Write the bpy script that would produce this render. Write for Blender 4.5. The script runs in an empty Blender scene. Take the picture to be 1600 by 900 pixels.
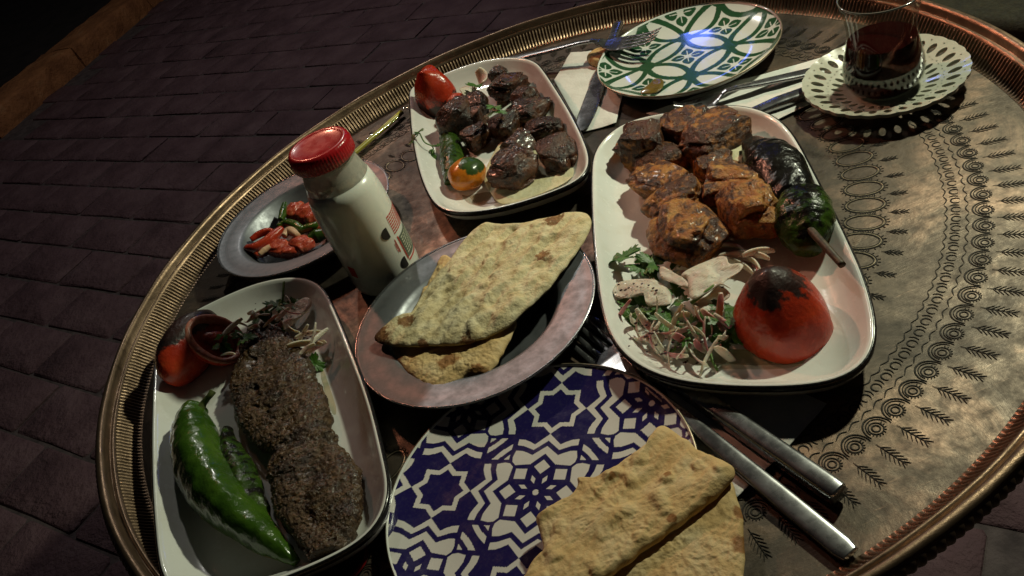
import bpy, math, random
import numpy as np
from mathutils import Vector, Matrix

# ------------------------------------------------------------------ camera, world, lamps, exposure
random.seed(7); np.random.seed(7)
sc = bpy.context.scene
COL = sc.collection
F, PITCH, ROLL, H = 1301.24, math.radians(37.4637), math.radians(-23.5344), 0.40
_f = np.array([0, math.cos(PITCH), -math.sin(PITCH)]); _r = np.array([1., 0, 0]); _u = np.cross(_r, _f)
_c, _s = math.cos(ROLL), math.sin(ROLL)
CR, CU = _c*_r + _s*_u, -_s*_r + _c*_u
CAMM = np.array([CR, CU, _f])
cam_d = bpy.data.cameras.new('camera'); cam = bpy.data.objects.new('camera', cam_d); COL.objects.link(cam)
cam_d.sensor_width = 36; cam_d.lens = 36*F/1600; cam_d.clip_start = .01; cam_d.clip_end = 100
cam.matrix_world = Matrix(((CR[0], CU[0], -_f[0], 0), (CR[1], CU[1], -_f[1], 0), (CR[2], CU[2], -_f[2], H), (0, 0, 0, 1)))
sc.camera = cam

w = bpy.data.worlds.new('World'); sc.world = w; w.use_nodes = True
bg = w.node_tree.nodes['Background']; bg.inputs[0].default_value = (.62, .60, .75, 1); bg.inputs[1].default_value = .006

def lamp(name, loc, target, power, color, size, kind='AREA'):
    d = bpy.data.lights.new(name, kind); d.energy = power; d.color = color
    if kind == 'AREA': d.shape = 'DISK'; d.size = size
    else: d.shadow_soft_size = size
    o = bpy.data.objects.new(name, d); COL.objects.link(o); o.location = loc
    o.rotation_euler = (Vector(target)-Vector(loc)).to_track_quat('-Z', 'Y').to_euler()
    return o
TC = (.047, .575, 0)
def polar(az, el, d):
    a, e = math.radians(az), math.radians(el); return (TC[0]+d*math.cos(e)*math.cos(a), TC[1]+d*math.cos(e)*math.sin(a), d*math.sin(e))
lamp('lantern_pale', polar(14, 44, 1.05), TC, 3.3, (.96, 1.0, .73), .05).data.spread = math.radians(100)
lamp('lantern_back', polar(90, 36, 2.35), TC, 27, (.98, .95, .86), .04, 'POINT')
lamp('lantern_warm', polar(112, 38, 1.5), (.40, .40, 0), .55, (1.0, .40, .25), .06).data.spread = math.radians(42)
lamp('lantern_blue', (1.15, 3.2, 1.2), TC, .6, (.14, .22, 1.0), .12)
vs = sc.view_settings; vs.view_transform = 'Standard'; vs.look = 'None'; vs.gamma = 1; vs.exposure = -.40; vs.use_curve_mapping = False
sc.render.engine = 'CYCLES'; sc.cycles.use_denoising = True
sc.cycles.max_bounces = 8; sc.cycles.caustics_reflective = False

# ------------------------------------------------------------------ helpers
def px(x, y, z):
    d = np.array([(x-800)/F, -(y-450)/F, 1.]) @ CAMM
    t = (z-H)/d[2]; return np.array([d[0]*t, d[1]*t, z])
def pxs(L, z): return np.array([px(a, b, z) for a, b in L])
def ppm(p): return float(np.dot(np.asarray(p)-[0, 0, H], _f))/F          # metres per photo pixel at a point

def _h(ix, iy, iz, seed):
    n = (ix*374761393 + iy*668265263 + iz*2147483647 + seed*1274126177) & 0xffffffff
    n = ((n ^ (n >> 13))*1274126177) & 0xffffffff
    n = ((n ^ (n >> 16))*2246822519) & 0xffffffff
    return ((n ^ (n >> 15)) & 0xffffff)/float(0xffffff)
def vnoise(P, seed=0):
    i = np.floor(P).astype(np.int64); f = P-i; f = f*f*f*(f*(f*6-15)+10)
    out = 0
    for dx in (0, 1):
        for dy in (0, 1):
            for dz in (0, 1):
                wgt = (f[:, 0] if dx else 1-f[:, 0])*(f[:, 1] if dy else 1-f[:, 1])*(f[:, 2] if dz else 1-f[:, 2])
                out = out + wgt*_h(i[:, 0]+dx, i[:, 1]+dy, i[:, 2]+dz, seed)
    return out*2-1
def fbm(P, scale, octv=3, seed=0, gain=.5):
    P = np.asarray(P, float)*scale+100; a, o, s = 1., 0, 0
    for k in range(octv):
        o = o+a*vnoise(P*(2.03**k), seed+k*17); s += a; a *= gain
    return o/s

WL = {}
def mk(name, V, Fc, mat, parent=None, smooth=True, attrs=None, origin=None, sharp=None):
    V = np.asarray(V, float)
    if origin is None:
        a, b = V.min(0), V.max(0); origin = np.array([(a[0]+b[0])/2, (a[1]+b[1])/2, a[2]])
    me = bpy.data.meshes.new(name); me.from_pydata((V-origin).tolist(), [], Fc); me.update()
    if smooth: me.polygons.foreach_set('use_smooth', [True]*len(me.polygons))
    if sharp is not None: me.set_sharp_from_angle(angle=math.radians(sharp))
    if attrs:
        for k, a in attrs.items():
            a = np.asarray(a, float)
            if a.ndim == 1: at = me.attributes.new(k, 'FLOAT', 'POINT'); at.data.foreach_set('value', a)
            else: at = me.attributes.new(k, 'FLOAT_COLOR', 'POINT'); at.data.foreach_set('color', np.c_[a, np.ones(len(a))].ravel())
    me.materials.append(mat)
    o = bpy.data.objects.new(name, me); COL.objects.link(o)
    put(o, origin, parent)
    return o
def put(o, origin, parent=None):
    origin = np.asarray(origin, float)
    WL[o.name] = origin
    if parent is not None: o.parent = parent; o.location = origin-WL[parent.name]
    else: o.location = origin
def tag(o, label, cat, group=None):
    o['label'] = label; o['category'] = cat
    if group: o['group'] = group
    return o
def thing(name, loc, label, cat, group=None):
    o = bpy.data.objects.new(name, None); COL.objects.link(o); o.empty_display_size = .01; put(o, loc); return tag(o, label, cat, group)
def struct(o): o['kind'] = 'structure'; return o
def stuff(o): o['kind'] = 'stuff'; return o
def inst(src, loc, rz=0., parent=None, scale=None):
    o = src.copy(); COL.objects.link(o); put(o, loc, parent); o.rotation_euler = (0, 0, rz)
    if scale: o.scale = scale
    return o

def grid_faces(n, m, wrap_m=True, wrap_n=False):
    Fc = []
    for i in range(n if wrap_n else n-1):
        for j in range(m if wrap_m else m-1):
            a = i*m+j; b = i*m+(j+1) % m; i2 = (i+1) % n
            Fc.append((a, b, i2*m+(j+1) % m, i2*m+j))
    return Fc
def loft(rings, cap0=True, cap1=True):
    n, m = len(rings), len(rings[0]); V = np.concatenate(rings); Fc = grid_faces(n, m)
    V = V.tolist()
    if cap0: V.append(np.mean(rings[0], 0).tolist()); k = len(V)-1; Fc += [(k, (j+1) % m, j) for j in range(m)]
    if cap1: V.append(np.mean(rings[-1], 0).tolist()); k = len(V)-1; b = (n-1)*m; Fc += [(k, b+j, b+(j+1) % m) for j in range(m)]
    return np.array(V), Fc
def lathe(prof, seg, c=(0, 0, 0), rmod=None, cap0=False, cap1=False):
    t = np.linspace(0, 2*math.pi, seg, endpoint=False); R = []
    for i, (r, z) in enumerate(prof):
        rr = np.full(seg, r, float); zz = np.full(seg, z, float)
        if rmod: rr, zz = rmod(i, t, rr, zz)
        R.append(np.stack([c[0]+rr*np.cos(t), c[1]+rr*np.sin(t), c[2]+zz], 1))
    return loft(R, cap0, cap1)
def crom(P, n, closed=False):
    P = np.asarray(P, float); N = len(P); segs = N if closed else N-1; out = []
    g = (lambda i: P[i % N]) if closed else (lambda i: P[i] if 0 <= i < N else (2*P[0]-P[1] if i < 0 else 2*P[-1]-P[-2]))
    for i in range(segs):
        a, b, c, d = g(i-1), g(i), g(i+1), g(i+2)
        for t in np.linspace(0, 1, 24, endpoint=False): out.append(.5*((2*b)+(c-a)*t+(2*a-5*b+4*c-d)*t*t+(3*b-a-3*c+d)*t**3))
    out.append(P[0] if closed else P[-1]); out = np.array(out)
    L = np.r_[0, np.cumsum(np.linalg.norm(np.diff(out, axis=0), axis=1))]
    s = np.linspace(0, L[-1], n, endpoint=not closed)
    return np.stack([np.interp(s, L, out[:, k]) for k in range(out.shape[1])], 1)
def smooth_closed(O, n, it=6):
    O = crom(O, n, True)
    for _ in range(it): O = .25*np.roll(O, 1, 0)+.5*O+.25*np.roll(O, -1, 0)
    return O
def sweep(path, ra, rb, m=24, n=60, up=(0, 0, 1), ex=2., lobes=None):
    """tube along path; ra sideways radii, rb radii along 'up'; ex super-ellipse exponent"""
    path = np.asarray(path, float); P = crom(path, n); s = np.linspace(0, 1, len(path)); u = np.linspace(0, 1, n)
    A = np.interp(u, s, ra); B = np.interp(u, s, rb)
    T = np.gradient(P, axis=0); T /= np.linalg.norm(T, axis=1, keepdims=True)
    up = np.asarray(up, float); S = np.cross(T, up); S /= np.linalg.norm(S, axis=1, keepdims=True); U = np.cross(S, T)
    t = np.linspace(0, 2*math.pi, m, endpoint=False)
    cx = np.sign(np.cos(t))*np.abs(np.cos(t))**(2/ex); cy = np.sign(np.sin(t))*np.abs(np.sin(t))**(2/ex)
    rings = []
    for i in range(n):
        k = 1. if lobes is None else lobes(u[i], t)
        rings.append(P[i]+np.outer(cx*A[i]*k, S[i])+np.outer(cy*B[i]*k, U[i]))
    return loft(rings)
def ends(r, n0=.35, k=5):
    return r
def sphere(n=40, m=56):
    """unit sphere rows"""
    rings = []
    th = np.linspace(.02, math.pi-.02, n); t = np.linspace(0, 2*math.pi, m, endpoint=False)
    for a in th: rings.append(np.stack([math.sin(a)*np.cos(t), math.sin(a)*np.sin(t), np.full(m, math.cos(a))], 1))
    return loft(rings[::-1])
SPH = sphere(64, 88); SPHs = sphere(20, 28)
def frame_at(x, y, z):
    p = px(x, y, z); e1 = px(x+1, y, z)-p; e1 /= np.linalg.norm(e1); e2 = np.array([-e1[1], e1[0], 0.]); return p, e1, e2
def slab(O, zb, th, rings=30, n=160, ztop=None, ex=6, zfun=None, it=3, bottom=True, drop=0.):
    """pillow-edged slab over a closed xy outline (world); ztop(P)->extra height"""
    O = smooth_closed(O, n, it); c = O.mean(0)
    S = 1-np.linspace(0, 1, rings)**1.6
    S[-1] = .004
    R = []; base = []
    zf = zfun or (lambda X: np.zeros(len(X)))
    if bottom:
        for s in (.01, .4, .75, .93, .985):
            X = c+(O-c)*s; R.append(np.c_[X, zb+zf(X)+th*.0+th*.12*(s > .95)])
    for s in S:
        X = c+(O-c)*s; h = th*(.32+.68*(max(0, 1-s**ex))**.5)
        z = zb+zf(X)+h
        if ztop is not None: z = z+ztop(np.c_[X, np.full(len(X), zb)])*(min(1, (1-s)*9)+.15)
        R.append(np.c_[X, z])
    return loft(R)
def rotz(a): c, s = math.cos(a), math.sin(a); return np.array([[c, -s, 0], [s, c, 0], [0, 0, 1.]])
def rot(ax, a):
    return np.array(Matrix.Rotation(a, 3, Vector(ax)))

# ------------------------------------------------------------------ materials
def newmat(name):
    m = bpy.data.materials.new(name); m.use_nodes = True; nt = m.node_tree; return m, nt, nt.nodes['Principled BSDF']
def nd(nt, typ, **kw):
    n = nt.nodes.new(typ)
    for k, v in kw.items():
        if k.startswith('i_'): n.inputs[int(k[2:]) if k[2:].isdigit() else k[2:]].default_value = v
        else: setattr(n, k, v)
    return n
def ramp(nt, fac, stops):
    r = nt.nodes.new('ShaderNodeValToRGB'); e = r.color_ramp.elements
    while len(e) < len(stops): e.new(.5)
    for el, (p, c) in zip(e, stops): el.position = p; el.color = (c, c, c, 1) if isinstance(c, (int, float)) else (*c, 1)
    nt.links.new(fac, r.inputs[0]); return r.outputs[0]
def mixc(nt, fac, a, b):
    m = nt.nodes.new('ShaderNodeMix'); m.data_type = 'RGBA'
    for sck, v in ((m.inputs[0], fac), (m.inputs[6], a), (m.inputs[7], b)):
        if hasattr(v, 'is_linked'): nt.links.new(v, sck)
        elif isinstance(v, (int, float)): sck.default_value = v
        else: sck.default_value = (*v, 1)
    return m.outputs[2]
def mth(nt, op, a, b=None, clamp=False):
    m = nt.nodes.new('ShaderNodeMath'); m.operation = op; m.use_clamp = clamp
    for sck, v in zip(m.inputs, (a, b)):
        if v is None: continue
        if hasattr(v, 'is_linked'): nt.links.new(v, sck)
        else: sck.default_value = v
    return m.outputs[0]
def noise_n(nt, vec, scale, detail=4, rough=.55, dist=0.):
    n = nd(nt, 'ShaderNodeTexNoise'); n.inputs['Scale'].default_value = scale; n.inputs['Detail'].default_value = detail
    n.inputs['Roughness'].default_value = rough; n.inputs['Distortion'].default_value = dist
    nt.links.new(vec, n.inputs['Vector']); return n.outputs['Fac']
def pos(nt): return nd(nt, 'ShaderNodeNewGeometry').outputs['Position']
def bump(nt, b, height, strength, dist, prev=None):
    n = nd(nt, 'ShaderNodeBump'); n.inputs['Strength'].default_value = strength; n.inputs['Distance'].default_value = dist
    nt.links.new(height, n.inputs['Height'])
    if prev is not None: nt.links.new(prev, n.inputs['Normal'])
    nt.links.new(n.outputs[0], b.inputs['Normal']); return n.outputs[0]
def noisemat(name, stops, scale=200, detail=5, rough=(.4, .6), metallic=0., bumps=(), mask=None, mscale=300, mwid=.25, coat=0., sss=0., mrough=None, spec=.5, trans=0., ior=1.45):
    """stops: colour ramp over noise; mask: second ramp mixed in by the vertex attribute 'mask' (noise-broken edge)"""
    m, nt, b = newmat(name); p = pos(nt)
    n1 = noise_n(nt, p, scale, detail)
    col = ramp(nt, n1, stops)
    r = ramp(nt, noise_n(nt, p, scale*2.3, 3), [(.3, rough[0]), (.7, rough[1])])
    if mask:
        at = nd(nt, 'ShaderNodeAttribute', attribute_name='mask').outputs['Fac']
        nn = noise_n(nt, p, mscale, 5, .6)
        mm = mth(nt, 'ADD', at, mth(nt, 'MULTIPLY', mth(nt, 'SUBTRACT', nn, .5), mwid*4))
        mm = ramp(nt, mm, [(.5-mwid*.3, 0.), (.5+mwid*.3, 1.)])
        col = mixc(nt, mm, col, ramp(nt, n1, mask))
        if mrough: r = mixc(nt, mm, r, (mrough,)*3)
    nt.links.new(col, b.inputs['Base Color']); nt.links.new(r, b.inputs['Roughness'])
    b.inputs['Metallic'].default_value = metallic; b.inputs['Specular IOR Level'].default_value = spec
    b.inputs['Coat Weight'].default_value = coat; b.inputs['Coat Roughness'].default_value = .12
    b.inputs['Transmission Weight'].default_value = trans; b.inputs['IOR'].default_value = ior
    if sss: b.inputs['Subsurface Weight'].default_value = sss; b.inputs['Subsurface Radius'].default_value = (.006, .003, .002); b.inputs['Subsurface Scale'].default_value = 1.
    prev = None
    for (s, st, d) in bumps: prev = bump(nt, b, noise_n(nt, p, s, 5, .6), st, d, prev)
    return m

def m_porcelain(name, col):
    m, nt, b = newmat(name); p = pos(nt)
    c = mixc(nt, ramp(nt, noise_n(nt, p, 60, 5, .6), [(.5, 0.), (.75, .35)]), col, tuple(x*.80*y for x, y in zip(col, (1, .95, .82))))
    nt.links.new(c, b.inputs['Base Color'])
    nt.links.new(ramp(nt, noise_n(nt, p, 90, 5, .7), [(.35, .10), (.7, .34)]), b.inputs['Roughness'])
    b.inputs['Coat Weight'].default_value = .5; b.inputs['Coat Roughness'].default_value = .06
    bump(nt, b, noise_n(nt, p, 130, 3), .05, .002); return m
MAT = {}
MAT['porcelain'] = m_porcelain('porcelain', (.78, .78, .74))
MAT['cream_porcelain'] = m_porcelain('cream_porcelain', (.52, .52, .43))
MAT['black_glaze'] = noisemat('black_glaze', [(.3, (.006, .006, .007)), (.7, (.02, .018, .018))], 300, rough=(.12, .3))

def m_vcol(name):
    m, nt, b = newmat(name); p = pos(nt)
    at = nd(nt, 'ShaderNodeAttribute', attribute_name='print').outputs['Color']
    c = mixc(nt, ramp(nt, noise_n(nt, p, 500, 5, .7), [(.5, 0.), (.8, .10)]), at, (.25, .23, .2))
    nt.links.new(c, b.inputs['Base Color'])
    nt.links.new(ramp(nt, noise_n(nt, p, 70, 6, .7), [(.4, .10), (.7, .3)]), b.inputs['Roughness'])
    b.inputs['Coat Weight'].default_value = .5; b.inputs['Coat Roughness'].default_value = .05
    bump(nt, b, noise_n(nt, p, 110, 3), .05, .002); return m
MAT['printed_glaze'] = m_vcol('printed_glaze')

def m_tray(name, cols, rough, scratch=True, mt=.85):
    m, nt, b = newmat(name); p = pos(nt)
    n1 = noise_n(nt, p, 11, 8, .68, .8); n2 = noise_n(nt, p, 95, 6, .7)
    c = ramp(nt, n1, [(.30, cols[0]), (.5, cols[1]), (.70, cols[2])])
    c = mixc(nt, ramp(nt, n2, [(.40, 0.), (.68, .75)]), c, cols[3])
    mp = nd(nt, 'ShaderNodeMapping'); mp.inputs['Rotation'].default_value = (0, 0, .75); mp.inputs['Scale'].default_value = (1, 30, 1)
    nt.links.new(p, mp.inputs[0]); s1 = noise_n(nt, mp.outputs[0], 28, 7, .75)
    mp2 = nd(nt, 'ShaderNodeMapping'); mp2.inputs['Rotation'].default_value = (0, 0, -.4); mp2.inputs['Scale'].default_value = (2, 45, 1)
    nt.links.new(p, mp2.inputs[0]); s2 = noise_n(nt, mp2.outputs[0], 26, 6, .75)
    c = mixc(nt, ramp(nt, s1, [(.60, 0.), (.72, .55)]), c, cols[2])
    c = mixc(nt, ramp(nt, s2, [(.24, .6), (.34, 0.)]), c, cols[0])
    nt.links.new(c, b.inputs['Base Color']); b.inputs['Metallic'].default_value = mt
    nt.links.new(ramp(nt, n2, [(.3, rough[0]), (.7, rough[1])]), b.inputs['Roughness'])
    pr = bump(nt, b, n1, .25, .004)
    pr = bump(nt, b, s1, .16, .0008, pr); bump(nt, b, n2, .15, .0006, pr)
    return m
MAT['tray'] = m_tray('patinated_copper_floor', [(.028, .023, .019), (.125, .096, .073), (.36, .235, .165), (.062, .051, .042)], (.34, .6), mt=.75)
MAT['tray_rim'] = m_tray('worn_copper_rim', [(.10, .068, .045), (.26, .175, .115), (.40, .27, .185), (.17, .115, .075)], (.28, .50), mt=.9)
MAT['engrave'] = noisemat('engraved_dark_line', [(.3, (.010, .008, .006)), (.7, (.035, .026, .018))], 400, rough=(.5, .8), metallic=.3)
MAT['engrave_hi'] = noisemat('engraved_bright_edge', [(.3, (.20, .16, .11)), (.7, (.42, .34, .24))], 400, rough=(.3, .5), metallic=.8)

def m_steel(name, col, rough, rings=None):
    m, nt, b = newmat(name); p = pos(nt)
    if rings:
        sp = nd(nt, 'ShaderNodeVectorMath', operation='DISTANCE'); sp.inputs[1].default_value = (rings[0], rings[1], rings[2]); nt.links.new(p, sp.inputs[0])
        cb = nd(nt, 'ShaderNodeCombineXYZ'); nt.links.new(sp.outputs['Value'], cb.inputs[0]); vec = cb.outputs[0]
        s1 = noise_n(nt, vec, 900, 4, .7)
    else:
        mp = nd(nt, 'ShaderNodeMapping'); mp.inputs['Rotation'].default_value = (0, 0, 1.2); mp.inputs['Scale'].default_value = (1, 12, 1); nt.links.new(p, mp.inputs[0])
        s1 = noise_n(nt, mp.outputs[0], 180, 6, .75)
    n2 = noise_n(nt, p, 120 if rings else 60, 6, .7)
    c = mixc(nt, ramp(nt, n2, [(.4, 0.), (.75, .6 if rings else .25)]), col, tuple(x*.55 for x in col))
    nt.links.new(c, b.inputs['Base Color']); b.inputs['Metallic'].default_value = .95
    nt.links.new(ramp(nt, n2, [(.3, rough[0]), (.7, rough[1])]), b.inputs['Roughness'])
    bump(nt, b, s1, .05 if not rings else .12, .0003 if not rings else .0006); return m
MAT['steel'] = m_steel('scratched_steel', (.36, .36, .37), (.18, .34))
MAT['paper'] = noisemat('tissue_paper', [(.3, (.62, .62, .58)), (.7, (.74, .74, .70))], 60, rough=(.8, .95), bumps=((90, .35, .004), (700, .3, .0006)))
MAT['pave'] = noisemat('worn_paver', [(.25, (.080, .040, .048)), (.5, (.135, .072, .084)), (.8, (.20, .12, .132))], 9, 8, rough=(.6, .9), bumps=((30, .6, .02), (160, .5, .004)))
MAT['joint'] = noisemat('paver_joint_sand', [(.3, (.06, .045, .047)), (.7, (.15, .115, .115))], 40, rough=(.85, .95), bumps=((200, .5, .004),))
MAT['kerb'] = noisemat('brown_kerb_stone', [(.3, (.24, .09, .035)), (.6, (.42, .17, .065)), (.85, (.55, .30, .15))], 11, 8, rough=(.6, .9), bumps=((24, .8, .02), (150, .5, .004)))
MAT['bread'] = noisemat('baked_flatbread', [(.28, (.42, .31, .14)), (.46, (.62, .51, .29)), (.75, (.70, .62, .41))], 90, 6, rough=(.6, .85), bumps=((190, .6, .003), (900, .4, .0006)), mask=[(.3, (.05, .022, .012)), (.5, (.22, .10, .035)), (.75, (.42, .24, .09))], mscale=240, mwid=.45)
MAT['bread2'] = noisemat('soft_flatbread', [(.28, (.50, .31, .115)), (.5, (.62, .43, .195)), (.75, (.67, .53, .31))], 45, 6, rough=(.6, .85), bumps=((150, .4, .003), (900, .35, .0006)), mask=[(.3, (.22, .09, .025)), (.7, (.38, .18, .05))], mscale=120, mwid=.4)
MAT['lavash'] = noisemat('thin_lavash', [(.3, (.52, .46, .26)), (.6, (.62, .57, .38)), (.8, (.45, .36, .17))], 90, 5, rough=(.55, .8), bumps=((200, .4, .003),))
def m_kofte():
    m, nt, b = newmat('minced_kebab'); p = pos(nt)
    n0 = noise_n(nt, p, 260, 3); wv = nd(nt, 'ShaderNodeMix', data_type='VECTOR'); wv.inputs[0].default_value = .004
    nt.links.new(p, wv.inputs[4]); cn_ = nd(nt, 'ShaderNodeTexNoise'); cn_.inputs['Scale'].default_value = 300; nt.links.new(p, cn_.inputs['Vector']); nt.links.new(cn_.outputs['Color'], wv.inputs[5])
    vo = nd(nt, 'ShaderNodeTexVoronoi', feature='SMOOTH_F1'); vo.inputs['Scale'].default_value = 300; vo.inputs['Smoothness'].default_value = .6; nt.links.new(wv.outputs[1], vo.inputs['Vector'])
    vc = nd(nt, 'ShaderNodeTexVoronoi'); vc.inputs['Scale'].default_value = 330; nt.links.new(wv.outputs[1], vc.inputs['Vector'])
    sepc = nd(nt, 'ShaderNodeSeparateColor'); nt.links.new(vc.outputs['Color'], sepc.inputs[0])
    c = ramp(nt, mth(nt, 'ADD', mth(nt, 'MULTIPLY', sepc.outputs[0], .35), mth(nt, 'MULTIPLY', noise_n(nt, p, 240, 6, .7), .7)), [(.1, (.020, .008, .004)), (.35, (.058, .028, .009)), (.7, (.105, .056, .018)), (1., (.21, .125, .045))])
    c = mixc(nt, ramp(nt, noise_n(nt, p, 70, 4), [(.48, 0.), (.66, .8)]), c, (.020, .010, .006))
    nt.links.new(c, b.inputs['Base Color']); nt.links.new(ramp(nt, sepc.outputs[1], [(.2, .22), (.8, .65)]), b.inputs['Roughness'])
    b.inputs['Coat Weight'].default_value = .25; b.inputs['Coat Roughness'].default_value = .22
    inv = mth(nt, 'SUBTRACT', 1., vo.outputs['Distance'])
    pr = bump(nt, b, inv, .7, .002); pr = bump(nt, b, noise_n(nt, p, 220, 5, .65), .8, .004, pr); bump(nt, b, noise_n(nt, p, 1500, 4), .4, .0005, pr); return m
MAT['kofte'] = m_kofte()
MAT['lamb'] = noisemat('grilled_lamb', [(.25, (.016, .005, .002)), (.5, (.070, .024, .010)), (.68, (.14, .055, .022)), (.85, (.26, .13, .05))], 110, 6, rough=(.12, .6), coat=.16, bumps=((240, .7, .003), (900, .5, .0008)), mask=[(.3, (.007, .004, .003)), (.7, (.040, .015, .008))], mscale=180, mwid=.3)
MAT['chicken'] = noisemat('grilled_chicken', [(.25, (.14, .04, .008)), (.45, (.34, .115, .020)), (.62, (.46, .21, .045)), (.85, (.55, .35, .11))], 90, 6, rough=(.14, .62), coat=.12, bumps=((280, .8, .003), (900, .7, .001)), mask=[(.3, (.025, .010, .005)), (.7, (.11, .035, .012))], mscale=170, mwid=.4)
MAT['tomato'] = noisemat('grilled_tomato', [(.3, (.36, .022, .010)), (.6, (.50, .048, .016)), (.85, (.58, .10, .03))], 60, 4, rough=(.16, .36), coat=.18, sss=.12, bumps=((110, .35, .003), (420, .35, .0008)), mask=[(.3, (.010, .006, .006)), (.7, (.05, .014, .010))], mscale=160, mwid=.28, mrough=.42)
MAT['tomato_flesh'] = noisemat('tomato_flesh', [(.3, (.34, .028, .014)), (.55, (.52, .07, .03)), (.8, (.66, .22, .11))], 240, 5, rough=(.12, .45), coat=.2, sss=.15, bumps=((300, .5, .002),))
MAT['tomato_pale'] = noisemat('pale_tomato_flesh', [(.3, (.52, .12, .07)), (.6, (.64, .24, .16)), (.85, (.70, .38, .28))], 220, 5, rough=(.2, .45), coat=.15, sss=.15, bumps=((400, .5, .0015),))
MAT['orange_veg'] = noisemat('orange_pepper', [(.3, (.50, .12, .010)), (.7, (.64, .22, .018))], 80, 4, rough=(.18, .34), coat=.2, sss=.1, mask=[(.3, (.01, .02, .006)), (.7, (.05, .10, .02))], mscale=150, mwid=.25, mrough=.3)
MAT['pepper'] = noisemat('green_pepper', [(.25, (.018, .050, .004)), (.5, (.038, .090, .008)), (.8, (.075, .145, .014))], 45, 5, rough=(.16, .3), coat=.4, bumps=((45, .35, .006), (260, .35, .0012)), mask=[(.3, (.10, .075, .025)), (.7, (.26, .19, .075))], mscale=260, mwid=.35, mrough=.6)
MAT['pepper_dark'] = noisemat('charred_and_shaded_pepper', [(.25, (.012, .030, .004)), (.5, (.030, .062, .008)), (.8, (.062, .11, .014))], 60, 5, rough=(.16, .36), coat=.06, spec=.3, bumps=((70, .4, .005), (350, .25, .001)), mask=[(.3, (.003, .003, .003)), (.7, (.012, .010, .007))], mscale=160, mwid=.4, mrough=.24)  # black mask ramp: real char, and painted shade on the tucked pepper
MAT['stem'] = noisemat('pepper_stem', [(.3, (.05, .07, .015)), (.7, (.11, .13, .035))], 200, rough=(.4, .6), bumps=((400, .4, .001),))
MAT['skewer'] = noisemat('burnt_skewer', [(.3, (.02, .013, .008)), (.7, (.10, .065, .03))], 300, rough=(.4, .7))
MAT['parsley'] = noisemat('parsley_leaf', [(.3, (.028, .085, .010)), (.7, (.07, .17, .022))], 150, rough=(.3, .5), bumps=((500, .4, .001),))
MAT['herb_stem'] = noisemat('parsley_stem', [(.3, (.06, .14, .02)), (.7, (.14, .24, .05))], 150, rough=(.35, .5))
def m_onion():
    m, nt, b = newmat('raw_onion'); p = pos(nt)
    at = nd(nt, 'ShaderNodeAttribute', attribute_name='mask').outputs['Fac']
    c = mixc(nt, at, (.66, .62, .50), (.50, .20, .22))
    c = mixc(nt, ramp(nt, noise_n(nt, p, 60, 3), [(.45, 0.), (.65, .45)]), c, (.55, .30, .26))
    c = mixc(nt, ramp(nt, noise_n(nt, p, 520, 3, .6), [(.66, 0.), (.70, .9)]), c, (.05, .012, .014))
    nt.links.new(c, b.inputs['Base Color']); b.inputs['Roughness'].default_value = .3; b.inputs['Coat Weight'].default_value = .12
    b.inputs['Subsurface Weight'].default_value = .4; b.inputs['Subsurface Radius'].default_value = (.004, .003, .002); b.inputs['Subsurface Scale'].default_value = 1
    mp = nd(nt, 'ShaderNodeMapping'); mp.inputs['Rotation'].default_value = (0, 0, .5); mp.inputs['Scale'].default_value = (1, 9, 1); nt.links.new(p, mp.inputs[0])
    pr = bump(nt, b, noise_n(nt, mp.outputs[0], 110, 4, .6), .5, .0016); bump(nt, b, noise_n(nt, p, 300, 4), .4, .001, pr); return m
MAT['onion'] = m_onion()
MAT['cheese'] = noisemat('crumb', [(.3, (.60, .33, .18)), (.7, (.72, .50, .32))], 200, rough=(.3, .5), coat=.2)
MAT['red_cap'] = noisemat('red_plastic', [(.3, (.36, .008, .012)), (.7, (.46, .014, .018))], 60, rough=(.22, .34), coat=.3)
MAT['milk'] = noisemat('ayran', [(.3, (.80, .79, .70)), (.7, (.83, .82, .74))], 40, rough=(.22, .3), coat=.6, sss=.1)
def m_glass(name, col=(1, 1, 1), rough=.02, ior=1.47):
    m, nt, b = newmat(name); b.inputs['Base Color'].default_value = (*col, 1); b.inputs['Transmission Weight'].default_value = 1
    b.inputs['Roughness'].default_value = rough; b.inputs['IOR'].default_value = ior; return m
def m_thin(name, tint=(.90, .91, .88), extra=.05):
    m, nt, b = newmat(name); nt.nodes.remove(b); out = nt.nodes['Material Output']
    tr = nd(nt, 'ShaderNodeBsdfTransparent'); tr.inputs[0].default_value = (*tint, 1); gl = nd(nt, 'ShaderNodeBsdfGlossy'); gl.inputs['Roughness'].default_value = .04
    lw = nd(nt, 'ShaderNodeLayerWeight'); fr = mth(nt, 'MULTIPLY', mth(nt, 'POWER', lw.outputs['Facing'], 4.), .3); mx = nd(nt, 'ShaderNodeMixShader')
    nt.links.new(mth(nt, 'ADD', fr, extra, True), mx.inputs[0]); nt.links.new(tr.outputs[0], mx.inputs[1]); nt.links.new(gl.outputs[0], mx.inputs[2]); nt.links.new(mx.outputs[0], out.inputs['Surface']); return m
MAT['glass'] = m_thin('clear_glass', (.84, .86, .82), .09)
def m_film():
    m, nt, b = newmat('milk_film'); p = pos(nt); b.inputs['Base Color'].default_value = (.78, .70, .66, 1); b.inputs['Roughness'].default_value = .5
    nt.links.new(ramp(nt, noise_n(nt, p, 150, 5, .7), [(.3, .62), (.7, .88)]), b.inputs['Alpha']); return m
MAT['film'] = m_film()
MAT['tea'] = noisemat('black_tea', [(.3, (.012, .0012, .001)), (.7, (.018, .002, .0015))], 20, rough=(.04, .06), spec=.3)
MAT['ink_black'] = noisemat('black_print', [(.3, (.012, .012, .014)), (.7, (.02, .02, .02))], 200, rough=(.3, .4))
MAT['ink_red'] = noisemat('red_print', [(.3, (.50, .045, .03)), (.7, (.58, .07, .05))], 200, rough=(.3, .4))
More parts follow.
